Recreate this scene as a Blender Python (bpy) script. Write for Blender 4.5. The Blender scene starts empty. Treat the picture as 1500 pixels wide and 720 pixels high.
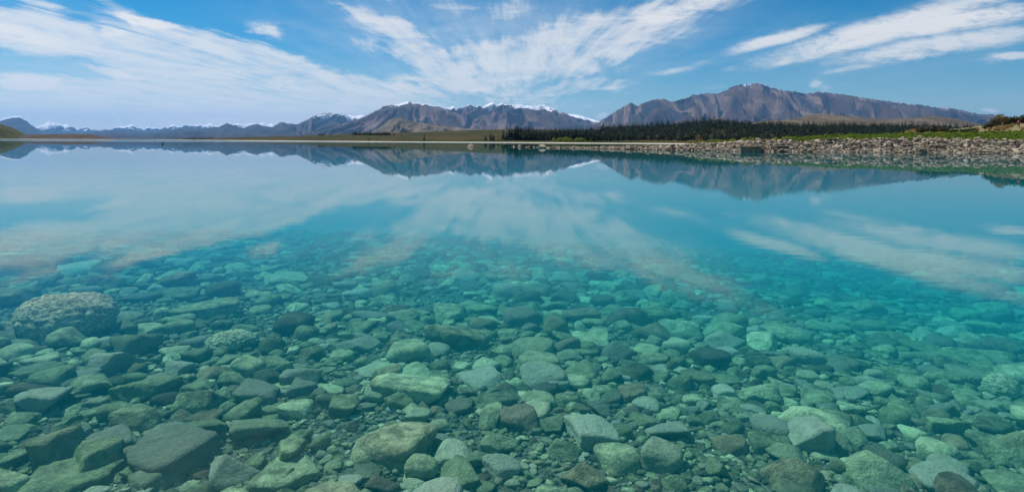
import bpy, bmesh, math, random
import numpy as np
from mathutils import Matrix, Vector

# ------------------------------------------------------------------ camera, sky, sun, exposure
sc = bpy.context.scene
R = math.radians
CAM_Z = 1.7            # eye height above the lake (m)
F = 900.0              # focal length in photo pixels (photo 1500 x 720)
HOR, SLOPE = 206.0, 0.005   # horizon row at the middle of the photo and its slight tilt
cam_d = bpy.data.cameras.new('camera'); cam = bpy.data.objects.new('camera', cam_d)
sc.collection.objects.link(cam); sc.camera = cam
cam_d.sensor_width = 36.0; cam_d.lens = 36.0 * F / 1500.0
cam_d.shift_y = -(360.0 - HOR) / 1500.0
cam_d.clip_start = 0.05; cam_d.clip_end = 300000.0
cam.location = (0, 0, CAM_Z)
cam.matrix_world = Matrix.Translation((0, 0, CAM_Z)) @ Matrix.Rotation(R(90), 4, 'X') @ Matrix.Rotation(math.atan(SLOPE), 4, 'Z')

SUN_AZ, SUN_EL = -58.0, 57.0         # degrees: azimuth from +Y towards +X, elevation
sv = Vector((math.sin(R(SUN_AZ)) * math.cos(R(SUN_EL)), math.cos(R(SUN_AZ)) * math.cos(R(SUN_EL)), math.sin(R(SUN_EL))))
sun_d = bpy.data.lights.new('sun', 'SUN'); sun_d.energy = 5.0; sun_d.angle = R(0.53); sun_d.color = (1.0, 0.95, 0.88)
sun = bpy.data.objects.new('sun', sun_d); sc.collection.objects.link(sun)
sun.rotation_euler = (-sv).to_track_quat('-Z', 'Y').to_euler(); sun.location = sv * 50

sc.view_settings.view_transform = 'Standard'; sc.view_settings.look = 'None'
sc.view_settings.exposure = 0.0; sc.view_settings.gamma = 1.0; sc.view_settings.use_curve_mapping = False
sc.cycles.use_denoising = True
sc.cycles.max_bounces = 8; sc.cycles.diffuse_bounces = 2; sc.cycles.glossy_bounces = 3
sc.cycles.transparent_max_bounces = 12; sc.cycles.volume_bounces = 1
sc.cycles.sample_clamp_indirect = 4.0; sc.cycles.caustics_reflective = False; sc.cycles.caustics_refractive = False

# photo row of the true horizon along the (slightly bowed) panorama
HX = [-200, 0, 71, 192, 271, 332, 410, 480, 600, 720, 900, 1100, 1240, 1400, 1500, 1700]
HY = [184, 190.5, 194, 197.8, 201.8, 205.7, 209, 209.5, 209.3, 210.3, 210, 208.3, 207.5, 203.5, 201, 197]
def hphoto(px): return np.interp(px, HX, HY)
def vtan(px, py): return (hphoto(px) - np.asarray(py, float)) / F      # tangent above the horizon
def az_el(px, py):                                                     # sky direction of a photo pixel
    u = (px - 750.0) / F; v = float(vtan(px, py))
    return math.atan2(u, 1.0), math.atan2(v, math.hypot(u, 1.0))

class N:
    """small helper to write shader node graphs"""
    def __init__(s, tree): s.t = tree; s.t.nodes.clear()
    def n(s, kind, **kw):
        nd = s.t.nodes.new(kind)
        for k, v in kw.items(): setattr(nd, k, v)
        return nd
    def lk(s, a, b): s.t.links.new(a, b)
    def put(s, sock, v):
        if isinstance(v, bpy.types.NodeSocket): s.lk(v, sock)
        elif v is not None: sock.default_value = v
    def m(s, op, a, b=None, c=None, clamp=False):
        nd = s.n('ShaderNodeMath', operation=op, use_clamp=clamp)
        for i, v in enumerate((a, b, c)):
            if v is not None: s.put(nd.inputs[i], v)
        return nd.outputs[0]
    def vm(s, op, a, b=None, scale=None):
        nd = s.n('ShaderNodeVectorMath', operation=op)
        s.put(nd.inputs[0], a)
        if b is not None: s.put(nd.inputs[1], b)
        if scale is not None: s.put(nd.inputs[3], scale)
        return nd.outputs['Value'] if op in ('DOT_PRODUCT', 'LENGTH') else nd.outputs[0]
    def xyz(s, v):
        nd = s.n('ShaderNodeSeparateXYZ'); s.put(nd.inputs[0], v); return nd.outputs
    def cmb(s, x, y, z):
        nd = s.n('ShaderNodeCombineXYZ')
        for i, v in enumerate((x, y, z)): s.put(nd.inputs[i], v)
        return nd.outputs[0]
    def noise(s, vec, scale, detail=4, rough=0.55, dist=0.0):
        nd = s.n('ShaderNodeTexNoise'); s.put(nd.inputs['Vector'], vec)
        nd.inputs['Scale'].default_value = scale; nd.inputs['Detail'].default_value = detail
        nd.inputs['Roughness'].default_value = rough; nd.inputs['Distortion'].default_value = dist
        return nd.outputs[0]
    def ss(s, v, lo, hi, a=0.0, b=1.0):
        nd = s.n('ShaderNodeMapRange', interpolation_type='SMOOTHSTEP')
        s.put(nd.inputs[0], v)
        for i, q in enumerate((lo, hi, a, b)): s.put(nd.inputs[i + 1], q)
        return nd.outputs[0]
    def mix(s, f, a, b, mode='MIX'):
        nd = s.n('ShaderNodeMix', data_type='RGBA', blend_type=mode)
        s.put(nd.inputs[0], f)
        for i, v in ((6, a), (7, b)):
            s.put(nd.inputs[i], (*v, 1.0) if isinstance(v, tuple) and len(v) == 3 else v)
        return nd.outputs[2]
    def bump(s, h, strength, dist, normal=None):
        nd = s.n('ShaderNodeBump'); nd.inputs['Strength'].default_value = strength; nd.inputs['Distance'].default_value = dist
        s.put(nd.inputs['Height'], h)
        if normal is not None: s.put(nd.inputs['Normal'], normal)
        return nd.outputs[0]

# ---- world: daylight sky with high cirrus
world = bpy.data.worlds.new('World'); sc.world = world; world.use_nodes = True
w = N(world.node_tree)
sky = w.n('ShaderNodeTexSky', sky_type='NISHITA'); sky.sun_disc = False
sky.sun_elevation = R(SUN_EL); sky.sun_rotation = R(SUN_AZ); sky.altitude = 700.0
sky.air_density = 1.0; sky.dust_density = 0.25; sky.ozone_density = 2.5
tc = w.n('ShaderNodeTexCoord'); dirv = tc.outputs['Generated']
dx, dy, dz = w.xyz(dirv)
el = w.m('ARCSINE', dz); az = w.m('ARCTAN2', dx, dy)
zc = w.m('MAXIMUM', w.m('ABSOLUTE', dz), 0.03)
plane = w.cmb(w.m('DIVIDE', dx, zc), w.m('DIVIDE', dy, zc), 0.0)          # where the ray meets the cirrus level
st = w.vm('MULTIPLY', plane, (1.5, 0.26, 1.0))                            # streaks run away from the viewer
wisp = w.noise(st, 1.0, 9, 0.68, 0.8); fila = w.noise(w.vm('MULTIPLY', plane, (3.4, 0.22, 1.0)), 1.6, 6, 0.65, 0.5)
fine = w.noise(w.cmb(w.m('MULTIPLY', az, 6.0), w.m('MULTIPLY', el, 22.0), 0.0), 1.6, 6, 0.6, 1.2)
warpn = w.noise(w.cmb(w.m('MULTIPLY', az, 5.0), w.m('MULTIPLY', el, 14.0), 3.7), 1.5, 4, 0.6)
warp = w.m('MULTIPLY', w.m('SUBTRACT', warpn, 0.5), 0.10)
azw = w.m('ADD', az, warp); elw = w.m('ADD', el, w.m('MULTIPLY', warp, 0.35))
sky_uv = w.cmb(azw, elw, 0.0)
def blob(cx, cy, hw, hh, deg, strength, soft):
    """one cloud bank: an ellipse on the sky around the direction of (cx, cy), half sizes in photo pixels"""
    a0, e0 = az_el(cx, cy)
    mp = w.n('ShaderNodeMapping', vector_type='TEXTURE'); w.lk(sky_uv, mp.inputs[0])
    k = math.hypot((cx - 750) / F, 1.0)                # azimuth shrinks towards the sides
    mp.inputs[1].default_value = (a0, e0, 0); mp.inputs[2].default_value = (0, 0, R(deg)); mp.inputs[3].default_value = (hw / F / k / k, hh / F / k, 1.0)
    d = w.vm('LENGTH', mp.outputs[0])
    return w.ss(d, 1.0 + soft, max(0.0, 1.0 - soft), 0.0, strength)
# cx, cy, half width, half height, tilt (up to the right positive), strength, softness
THIN = [(150, 66, 200, 20, -14, 1.0, 0.6), (400, 112, 230, 30, -17, 1.05, 0.6), (400, 158, 250, 34, -4, 1.0, 0.6), (330, 188, 330, 16, -1, 0.8, 0.8), (400, 172, 280, 28, -2, 1.0, 0.8),
        (90, 150, 130, 11, -6, 0.95, 0.6), (60, 180, 140, 9, -3, 0.6, 0.8), (150, 128, 100, 9, -8, 0.8, 0.6), (560, 142, 110, 20, -14, 0.7, 0.8), (310, 82, 110, 12, -14, 0.6, 0.8),
        (690, 70, 190, 40, -8, 0.50, 0.8), (800, 95, 200, 28, 12, 0.60, 0.8), (880, 45, 240, 26, 16, 0.80, 0.8), (600, 62, 90, 11, -24, 0.6, 0.8),
        (660, 110, 120, 18, -20, 0.5, 0.8), (70, 8, 60, 16, -25, 0.7, 0.8), (820, 148, 110, 22, 10, 0.35, 0.9), (740, 15, 150, 16, -4, 0.4, 0.9)]
DENSE = [(222, 25, 46, 10, -10, 1.0, 0.45), (384, 50, 24, 11, -12, 0.9, 0.7), (28, 113, 50, 13, -8, 0.95, 0.45), (25, 45, 90, 22, -12, 0.85, 0.6),
         (172, 38, 34, 7, -4, 0.85, 0.5), (178, 101, 55, 7, -10, 0.85, 0.55), (95, 129, 55, 7, -6, 0.6, 0.6), (180, 126, 26, 6, -4, 0.6, 0.6),
         (1140, 56, 68, 10, 12, 0.9, 0.5), (1290, 42, 190, 20, 13, 0.95, 0.55), (1400, 24, 150, 16, 5, 0.95, 0.55),
         (1370, 62, 160, 15, 5, 0.85, 0.6), (1180, 83, 58, 7, 10, 0.8, 0.5), (1480, 76, 55, 7, 3, 0.8, 0.55), (1245, 99, 44, 5, 8, 0.5, 0.6),
         (980, 108, 44, 4.5, 11, 0.7, 0.9), (890, 135, 20, 3.2, 10, 0.7, 0.9), (712, 135, 24, 3.4, 6, 0.75, 0.9), (748, 141, 22, 3, 8, 0.65, 0.9),
         (598, 119, 22, 6, -3, 0.75, 0.9), (637, 120, 13, 3.5, 5, 0.65, 0.9), (580, 133, 38, 6, -6, 0.6, 0.7), (760, 62, 32, 6, 24, 0.6, 0.7),
         (785, 147, 30, 4, 5, 0.5, 0.7), (1193, 124, 7, 9, -25, 0.62, 0.9), (1201, 130, 9, 5, -10, 0.6, 0.9), (828, 156, 5, 10, -15, 0.5, 0.7), (880, 174, 14, 6, 14, 0.7, 0.6), (1434, 160, 14, 4, 0, 0.8, 0.6),
         (1070, 102, 26, 4, 10, 0.4, 0.8), (1045, 129, 26, 3, 4, 0.45, 0.8), (985, 20, 90, 12, 15, 0.8, 0.6)]
thin = None
for b in THIN:
    v = blob(*b); thin = v if thin is None else w.m('ADD', thin, v)
thin = w.m('MINIMUM', thin, 1.25)
dense = None
for b in DENSE:
    v = blob(*b); dense = v if dense is None else w.m('MAXIMUM', dense, v)
# beyond the view the same kind of cirrus goes on
side = w.m('MAXIMUM', w.ss(w.m('ABSOLUTE', az), 0.80, 1.15), w.ss(el, 0.30, 0.5))
field = w.m('MULTIPLY', side, w.ss(w.noise(st, 0.35, 3), 0.42, 0.66, 0.0, 0.9))
thin = w.m('MAXIMUM', thin, field)
tex = w.m('ADD', w.m('ADD', w.m('MULTIPLY', wisp, 0.45), w.m('MULTIPLY', fine, 0.30)), w.m('MULTIPLY', fila, 0.25))
t2 = w.m('MULTIPLY', w.m('SUBTRACT', tex, 0.5), 2.6)
edge = w.ss(w.m('ADD', w.m('MINIMUM', thin, 1.0), t2), 0.12, 0.95)
cov_t = w.m('MULTIPLY', edge, w.ss(tex, 0.34, 0.56, 0.34, 1.0), clamp=True)
rag = w.noise(w.cmb(w.m('MULTIPLY', az, 30.0), w.m('MULTIPLY', el, 75.0), 1.3), 1.5, 5, 0.7, 0.8)
cov_d = w.m('MULTIPLY', dense, w.ss(w.m('ADD', w.m('MULTIPLY', w.m('ADD', fine, w.m('MULTIPLY', rag, 0.8)), 1.35), w.m('MULTIPLY', dense, 0.62)), 1.10, 1.85), clamp=True)
veil = None                                              # thin milky veil between the streaks
for b in [(770, 75, 260, 62, 4, 0.46, 0.9), (330, 160, 360, 48, -7, 0.55, 0.9), (200, 60, 240, 40, -12, 0.25, 0.9), (560, 30, 200, 40, 0, 0.18, 0.9), (1350, 60, 220, 50, 6, 0.22, 0.9), (330, 182, 400, 36, 0, 1.0, 0.9)]:
    v = blob(*b); veil = v if veil is None else w.m('ADD', veil, v)
veil = w.m('MULTIPLY', veil, w.ss(tex, 0.30, 0.66, 0.25, 1.0), clamp=True)
cov_t = w.m('MAXIMUM', w.m('MULTIPLY', cov_t, 0.92), veil)
cov = w.m('SUBTRACT', 1.0, w.m('MULTIPLY', w.m('SUBTRACT', 1.0, w.m('MULTIPLY', cov_t, 0.90)), w.m('SUBTRACT', 1.0, w.m('MULTIPLY', cov_d, 0.95))))
cov = w.m('MULTIPLY', cov, w.ss(dz, -0.02, 0.005))
hs = w.n('ShaderNodeHueSaturation'); hs.inputs['Hue'].default_value = 0.493; hs.inputs['Saturation'].default_value = 1.85; hs.inputs['Value'].default_value = 0.88
w.lk(sky.outputs[0], hs.inputs['Color']); skyc = hs.outputs[0]
col = w.mix(cov, skyc, (9.2, 9.0, 8.7))
bg = w.n('ShaderNodeBackground'); bg.inputs[1].default_value = 0.1; w.lk(col, bg.inputs[0])
world.cycles.sampling_method = 'MANUAL'; world.cycles.sample_map_resolution = 256
wo = w.n('ShaderNodeOutputWorld'); w.lk(bg.outputs[0], wo.inputs[0])

# ------------------------------------------------------------------ helpers
rng = np.random.default_rng(7); random.seed(7)
COL = sc.collection
def new_mesh(name, verts, faces, mat=None, smooth=True, attrs=None):
    """verts (n,3), faces (m,3) or (m,4) arrays"""
    verts = np.asarray(verts, np.float32); faces = np.asarray(faces, np.int32)
    me = bpy.data.meshes.new(name); k = faces.shape[1]
    me.vertices.add(len(verts)); me.vertices.foreach_set('co', verts.ravel())
    me.loops.add(faces.size); me.loops.foreach_set('vertex_index', faces.ravel())
    me.polygons.add(len(faces)); me.polygons.foreach_set('loop_start', np.arange(len(faces), dtype=np.int32) * k)
    me.update(calc_edges=True)
    me.polygons.foreach_set('use_smooth', np.full(len(faces), bool(smooth)))
    for a, v in (attrs or {}).items():
        at = me.attributes.new(a, 'FLOAT', 'POINT'); at.data.foreach_set('value', np.asarray(v, np.float32))
    if mat is not None: me.materials.append(mat)
    me.validate(); return me
def put(name, me, parent=None, loc=(0, 0, 0), rz=0.0, **props):
    o = bpy.data.objects.new(name, me); COL.objects.link(o)
    o.location = loc; o.rotation_euler = (0, 0, rz)
    if parent is not None: o.parent = parent
    for k, v in props.items(): o[k] = v
    return o
def grid_faces(nr, nc):
    i = np.arange((nr - 1) * (nc - 1)); r = i // (nc - 1); c = i % (nc - 1); a = r * nc + c
    return np.stack([a, a + 1, a + nc + 1, a + nc], 1)

_perm = np.random.default_rng(3).permutation(512)
def perlin(x, y, seed=0):
    x = np.asarray(x, float) + seed * 17.31; y = np.asarray(y, float) + seed * 5.77
    xi = np.floor(x).astype(int); yi = np.floor(y).astype(int); xf = x - xi; yf = y - yi
    def g(ix, iy, fx, fy):
        h = _perm[(_perm[ix & 511] + iy) & 511]; a = h * (2 * np.pi / 512)
        return np.cos(a) * fx + np.sin(a) * fy
    u = xf**3 * (xf * (xf * 6 - 15) + 10); v = yf**3 * (yf * (yf * 6 - 15) + 10)
    n00 = g(xi, yi, xf, yf); n10 = g(xi + 1, yi, xf - 1, yf); n01 = g(xi, yi + 1, xf, yf - 1); n11 = g(xi + 1, yi + 1, xf - 1, yf - 1)
    return (n00 * (1 - u) + n10 * u) * (1 - v) + (n01 * (1 - u) + n11 * u) * v
def fbm(x, y, oct=4, seed=0):
    s = 0; a = 1.0; f = 1.0
    for o in range(oct): s = s + a * perlin(x * f, y * f, seed + o); a *= 0.5; f *= 2.03
    return s
def ridged(x, y, oct=5, seed=0):
    s = 0; a = 1.0; f = 1.0; wgt = 1.0
    for o in range(oct):
        n = 1.0 - np.abs(perlin(x * f, y * f, seed + o)) * 1.9
        n = np.clip(n, 0, 1)**2 * wgt; s = s + a * n; wgt = np.clip(n * 1.6, 0, 1); a *= 0.5; f *= 2.1
    return s

def material(name):
    m = bpy.data.materials.new(name); m.use_nodes = True; g = N(m.node_tree)
    out = g.n('ShaderNodeOutputMaterial'); b = g.n('ShaderNodeBsdfPrincipled'); g.lk(b.outputs[0], out.inputs[0])
    b.inputs['Roughness'].default_value = 0.85; b.inputs['Specular IOR Level'].default_value = 0.25
    return m, g, b, out

# ------------------------------------------------------------------ materials of the land
def mountain_mat(name, dark, mid, light, snow_z=None, snow_soft=150.0, snow_amt=1.0, scale=1.0, grass=None, grass_z=0.0):
    m, g, b, out = material(name)
    geo = g.n('ShaderNodeNewGeometry'); pos = geo.outputs['Position']; px, py, pz = g.xyz(pos)
    nx, ny, nz = g.xyz(geo.outputs['Normal'])
    big = g.noise(pos, 0.0011 * scale, 6, 0.62); small = g.noise(pos, 0.008 * scale, 5, 0.6)
    streak = g.n('ShaderNodeAttribute', attribute_name='streak').outputs['Fac']
    spur = g.n('ShaderNodeAttribute', attribute_name='spur').outputs['Fac']
    sp = g.m('ADD', spur, g.m('MULTIPLY', g.m('SUBTRACT', small, 0.5), 0.8))
    c = g.mix(g.ss(big, 0.38, 0.60), dark, mid); c = g.mix(g.ss(sp, 0.95, 1.35, 0.0, 0.75), c, dark)
    c = g.mix(g.m('MULTIPLY', g.m('MULTIPLY', g.ss(streak, 0.48, 0.64), g.ss(small, 0.30, 0.55, 0.4, 1.0)), g.ss(sp, 1.1, 0.6)), c, light)
    if grass:
        c = g.mix(g.ss(g.m('ADD', pz, g.m('MULTIPLY', big, grass_z * 1.2)), grass_z * 1.35, grass_z * 0.7), c, grass)
    if snow_z:
        h = g.m('ADD', pz, g.m('MULTIPLY', g.m('SUBTRACT', streak, 0.5), 4.5 * snow_soft))
        h = g.m('ADD', h, g.m('MULTIPLY', g.m('SUBTRACT', 0.62, spur), 6.0 * snow_soft))
        h = g.m('ADD', h, g.m('MULTIPLY', g.m('SUBTRACT', small, 0.5), 5.0 * snow_soft))
        h = g.m('ADD', h, g.m('MULTIPLY', g.m('SUBTRACT', nz, 0.8), 0.5 * snow_soft))
        c = g.mix(g.m('MULTIPLY', g.ss(h, snow_z - snow_soft * 0.25, snow_z + snow_soft * 0.25), snow_amt), c, (0.82, 0.84, 0.88))
    g.lk(c, b.inputs['Base Color']); b.inputs['Roughness'].default_value = 0.95; b.inputs['Specular IOR Level'].default_value = 0.1
    g.lk(g.bump(small, 0.3, 30.0 / scale), b.inputs['Normal'])
    return m
def grass_mat(name, c1, c2, c3, scale, beach=None):
    m, g, b, out = material(name)
    geo = g.n('ShaderNodeNewGeometry'); pos = geo.outputs['Position']
    n1 = g.noise(g.vm('MULTIPLY', pos, (1.0, 0.35, 1.0)), 0.02 * scale, 5, 0.6); n2 = g.noise(pos, 0.12 * scale, 4, 0.65)
    c = g.mix(g.ss(n1, 0.38, 0.62), c1, c2); c = g.mix(g.ss(n2, 0.52, 0.70), c, c3)
    if beach: c = g.mix(g.ss(g.m('ADD', g.xyz(pos)[2], g.m('MULTIPLY', n1, 0.4)), 0.78, 0.58), c, beach)        # pale shore band: shingle, and on dry_grass the water's bright reflection line painted in
    g.lk(c, b.inputs['Base Color']); b.inputs['Roughness'].default_value = 1.0; b.inputs['Specular IOR Level'].default_value = 0.05
    g.lk(g.bump(n2, 0.6, 2.0 / scale), b.inputs['Normal'])
    return m

# ------------------------------------------------------------------ the lake bed, the water and the air
def bed_z(x, y):
    x = np.asarray(x, float); y = np.asarray(y, float)
    yy = np.maximum(y, 0.0)
    d = 0.42 + 0.050 * np.minimum(yy, 8.0) + 0.085 * np.clip(yy - 8.0, 0, 14) + 0.16 * np.clip(yy - 22.0, 0, 90)
    d = d + np.clip(x, -6, 8) * 0.036 * np.clip(yy / 6, 0, 1.4)
    d = d + 0.05 * fbm(x * 0.5, y * 0.5, 3, 4)
    land = np.clip(-y, 0, 40)
    return -np.minimum(d, 15.0) + np.where(y < 0, 0.30 * np.minimum(land, 8.0) + 0.03 * np.maximum(land - 8.0, 0), 0.0)
def graded(lo, hi, fine, n):
    a = math.asinh(lo / fine); b = math.asinh(hi / fine)
    return fine * np.sinh(np.linspace(a, b, n))
gx = graded(-43000, 43000, 2.0, 361); gy = graded(-43000, 43000, 2.0, 361)
X, Y = np.meshgrid(gx, gy)
m, g, b, out = material('lake_bed_gravel')
geo = g.n('ShaderNodeNewGeometry'); pos = geo.outputs['Position']
n1 = g.noise(pos, 22.0, 4, 0.6); n2 = g.noise(pos, 1.1, 4)
vor = g.n('ShaderNodeTexVoronoi'); g.lk(pos, vor.inputs['Vector']); vor.inputs['Scale'].default_value = 16.0
c = g.mix(g.ss(n1, 0.3, 0.7), (0.035, 0.04, 0.03), (0.12, 0.12, 0.085)); c = g.mix(g.ss(n2, 0.4, 0.7), c, (0.09, 0.09, 0.065))
g.lk(c, b.inputs['Base Color']); g.lk(g.bump(vor.outputs['Distance'], 1.0, 0.03), b.inputs['Normal'])
put('lake_bed', new_mesh('lake_bed', np.stack([X, Y, bed_z(X, Y)], -1).reshape(-1, 3), grid_faces(361, 361), m), kind='structure')

# water: clear, absorbing red, with pale glacial flour in it
WM = bpy.data.materials.new('lake_water'); WM.use_nodes = True; g = N(WM.node_tree)
out = g.n('ShaderNodeOutputMaterial')
geo = g.n('ShaderNodeNewGeometry'); pos = geo.outputs['Position']; wx, wy, wz = g.xyz(pos)
far = g.m('SQRT', g.m('ADD', g.m('MULTIPLY', wx, wx), g.m('MULTIPLY', wy, wy)))
rip = g.noise(g.vm('MULTIPLY', pos, (0.55, 1.6, 1.0)), 2.6, 3, 0.5, 0.4)
swell = g.noise(g.vm('MULTIPLY', pos, (0.35, 1.0, 1.0)), 0.35, 3, 0.5)
patch = g.ss(g.noise(pos, 0.05, 3, 0.5), 0.35, 0.7, 0.35, 1.0)
ruffle = g.m('MULTIPLY', g.ss(wy, 300.0, 420.0), g.ss(wy, 1400.0, 700.0))          # a band of breeze in front of the far shore
near = g.ss(far, 45.0, 4.0, 0.12, 1.0)                                              # the ripples lie in the shallows, the open lake is calm
h = g.m('MULTIPLY', g.m('ADD', g.m('MULTIPLY', g.m('MULTIPLY', rip, near), 0.0016), g.m('MULTIPLY', swell, 0.0009)), patch)
nrm = g.bump(h, 1.0, 1.0)
rn = g.noise(g.vm('MULTIPLY', pos, (0.5, 1.0, 1.0)), 0.8, 2, 0.5)
nrm = g.bump(g.m('MULTIPLY', g.m('MULTIPLY', rn, ruffle), 0.12), 1.0, 1.0, nrm)
cosv = g.m('ABSOLUTE', g.vm('DOT_PRODUCT', nrm, geo.outputs['Incoming']))
fres = g.m('ADD', 0.008, g.m('MULTIPLY', 0.992, g.m('MULTIPLY', g.m('POWER', g.m('SUBTRACT', 1.0, cosv, clamp=True), 5.0), g.ss(cosv, 0.08, 0.34, 1.0, 0.38))), clamp=True)
tr = g.n('ShaderNodeBsdfTransparent'); gl = g.n('ShaderNodeBsdfGlossy'); gl.inputs['Roughness'].default_value = 0.0
g.lk(nrm, gl.inputs['Normal'])
mx = g.n('ShaderNodeMixShader'); g.lk(fres, mx.inputs[0]); g.lk(tr.outputs[0], mx.inputs[1]); g.lk(gl.outputs[0], mx.inputs[2])
g.lk(mx.outputs[0], out.inputs[0])
va = g.n('ShaderNodeVolumeAbsorption'); va.inputs['Color'].default_value = (0.15, 0.91, 0.92, 1); va.inputs['Density'].default_value = 0.42
vs = g.n('ShaderNodeVolumeScatter'); vs.inputs['Color'].default_value = (0.02, 0.92, 1.0, 1); vs.inputs['Density'].default_value = 0.066
vs.inputs['Anisotropy'].default_value = 0.0
ad = g.n('ShaderNodeAddShader'); g.lk(va.outputs[0], ad.inputs[0]); g.lk(vs.outputs[0], ad.inputs[1]); g.lk(ad.outputs[0], out.inputs['Volume'])
wgx = graded(-42500, 42500, 3.0, 121); n = len(wgx)
X, Y = np.meshgrid(wgx, wgx)
top = np.stack([X, Y, np.zeros_like(X)], -1).reshape(-1, 3); bot = top.copy(); bot[:, 2] = -40.0
ft = grid_faces(n, n); fb = ft[:, ::-1] + n * n
ring = np.concatenate([np.arange(n), np.arange(1, n) * n + n - 1, (n * n - 2) - np.arange(n - 1), (np.arange(n - 2, 0, -1)) * n])
nxt = np.roll(ring, -1)
side = np.stack([ring, ring + n * n, nxt + n * n, nxt], 1)
put('lake_water', new_mesh('lake_water', np.concatenate([top, bot]), np.concatenate([ft, fb, side]), WM, smooth=False), kind='structure')

HM = bpy.data.materials.new('haze_air'); HM.use_nodes = True; g = N(HM.node_tree)
out = g.n('ShaderNodeOutputMaterial'); pv = g.n('ShaderNodeVolumePrincipled')
pv.inputs['Color'].default_value = (0.24, 0.56, 1.0, 1); pv.inputs['Density'].default_value = 2.3e-5
pv.inputs['Anisotropy'].default_value = 0.2
g.lk(pv.outputs[0], out.inputs['Volume'])
s = 44000.0; zl, zh = -42.0, 1750.0
hv = [(-s, -s, zl), (s, -s, zl), (s, s, zl), (-s, s, zl), (-s, -s, zh), (s, -s, zh), (s, s, zh), (-s, s, zh)]
put('haze', new_mesh('haze', hv, [(0, 3, 2, 1), (4, 5, 6, 7), (0, 1, 5, 4), (1, 2, 6, 5), (2, 3, 7, 6), (3, 0, 4, 7)], HM, smooth=False), kind='stuff')

# ------------------------------------------------------------------ mountains and low land
def mountain(name, sky_pts, y_foot, y_ridge, mat, lam, amp, seed, rows=90, step=1.2, jit=0.5, foot_z=-3.0, prof=1.25, peaks=(), lean=0.42):
    """land whose crest, at depth y_ridge, follows the skyline points; spurs fan out and down from the peaks (photo columns)"""
    p = np.array(sky_pts, float)
    px = np.arange(p[0, 0], p[-1, 0] + step, step)
    v = np.interp(px, p[:, 0], vtan(p[:, 0], p[:, 1]))
    v = v + jit / F * (fbm(px / 7.0, px * 0 + seed, 4, seed))
    yr = y_ridge * (1 + 0.05 * fbm(px / 60.0, px * 0, 3, seed + 9))
    s = np.concatenate([np.linspace(0, 1, rows), np.linspace(1.02, 1.6, 10)])
    S, PX = np.meshgrid(s, px, indexing='ij')
    Yd = y_foot + (yr[None, :] - y_foot) * S
    Xd = (PX - 750.0) / F * Yd
    ker = np.hanning(31); ker /= ker.sum(); vs_ = np.convolve(np.pad(v, 15, mode='edge'), ker, 'valid')
    zr = np.maximum(v * yr + CAM_Z, 1.0); zs = np.maximum(np.minimum(vs_, v * 1.06) * yr + CAM_Z, 1.0)
    base = np.where(S <= 1, np.clip(S, 0, 1)**prof, 1 - 0.9 * np.clip(S - 1, 0, 1) / 0.6)
    fan = np.zeros_like(PX)                       # spurs lean away from the nearest peak
    if peaks:
        pk = np.array(peaks, float); dd_ = PX[..., None] - pk; wt = np.exp(-np.abs(dd_) / 28.0) + 1e-9
        fan = (np.tanh(dd_ / 45.0) * wt).sum(-1) / wt.sum(-1)
    down = (1 - np.clip(S, 0, 1)) * (y_ridge - y_foot)
    U = Xd - fan * lean * down * 0.55
    wu = U + lam * 0.30 * fbm(Xd / lam / 1.3, down / lam / 4.0, 3, seed + 20)
    big = ridged(wu / lam, down / (lam * 7.0) + seed, 2, seed)
    wv = wu + lam * 0.10 * fbm(Xd / lam * 2.5, down / lam / 1.5, 2, seed + 40)
    mid = ridged(wv / lam * 2.6 + 3.3, down / (lam * 3.5), 2, seed + 3)
    det = ridged(wv / lam * 6.5, down / (lam * 1.4), 3, seed + 5)
    fin = ridged(wv / lam * 15.0, down / (lam * 0.7), 3, seed + 7)
    relv = big * 0.40 + mid * 0.30 + det * 0.18 + fin * 0.12; rel = 0.70 * (big - 0.7) + 0.62 * (mid - 0.7) + 0.30 * (det - 0.7) + 0.13 * (fin - 0.7)
    strk = 0.5 + 0.7 * fbm(wv / lam * 7.0, down / (lam * 1.6), 6, seed + 60)
    c_ = np.clip(S, 0, 1)
    env = c_**0.7 * (1 - c_)**0.5 * 2.0
    wc = np.clip((c_ - 0.72) / 0.28, 0, 1)**2; zz = zs[None, :] * (1 - wc) + zr[None, :] * wc
    Z = zz * (base + amp * rel * env)
    vv = (Z - CAM_Z) / Yd; lim = np.maximum(v, 1e-4)[None, :]
    cap = lim * (0.80 + 0.20 * c_); wd = 0.03 * lim + 1e-5                  # nothing in front rises above the crest line
    vv = np.where(S < 0.999, cap - wd * np.log1p(np.exp(np.clip((cap - vv) / wd, -30, 30))) * 1.0, vv)
    Z = CAM_Z + vv * Yd
    Z = np.where(S < 0.08, foot_z + (Z - foot_z) * np.clip(S / 0.08, 0, 1), Z)
    me = new_mesh(name, np.stack([Xd, Yd, Z], -1).reshape(-1, 3), grid_faces(len(s), len(px)), mat, True, {'spur': relv.ravel(), 'streak': strk.ravel()})
    return put(name, me, kind='structure')

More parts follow.
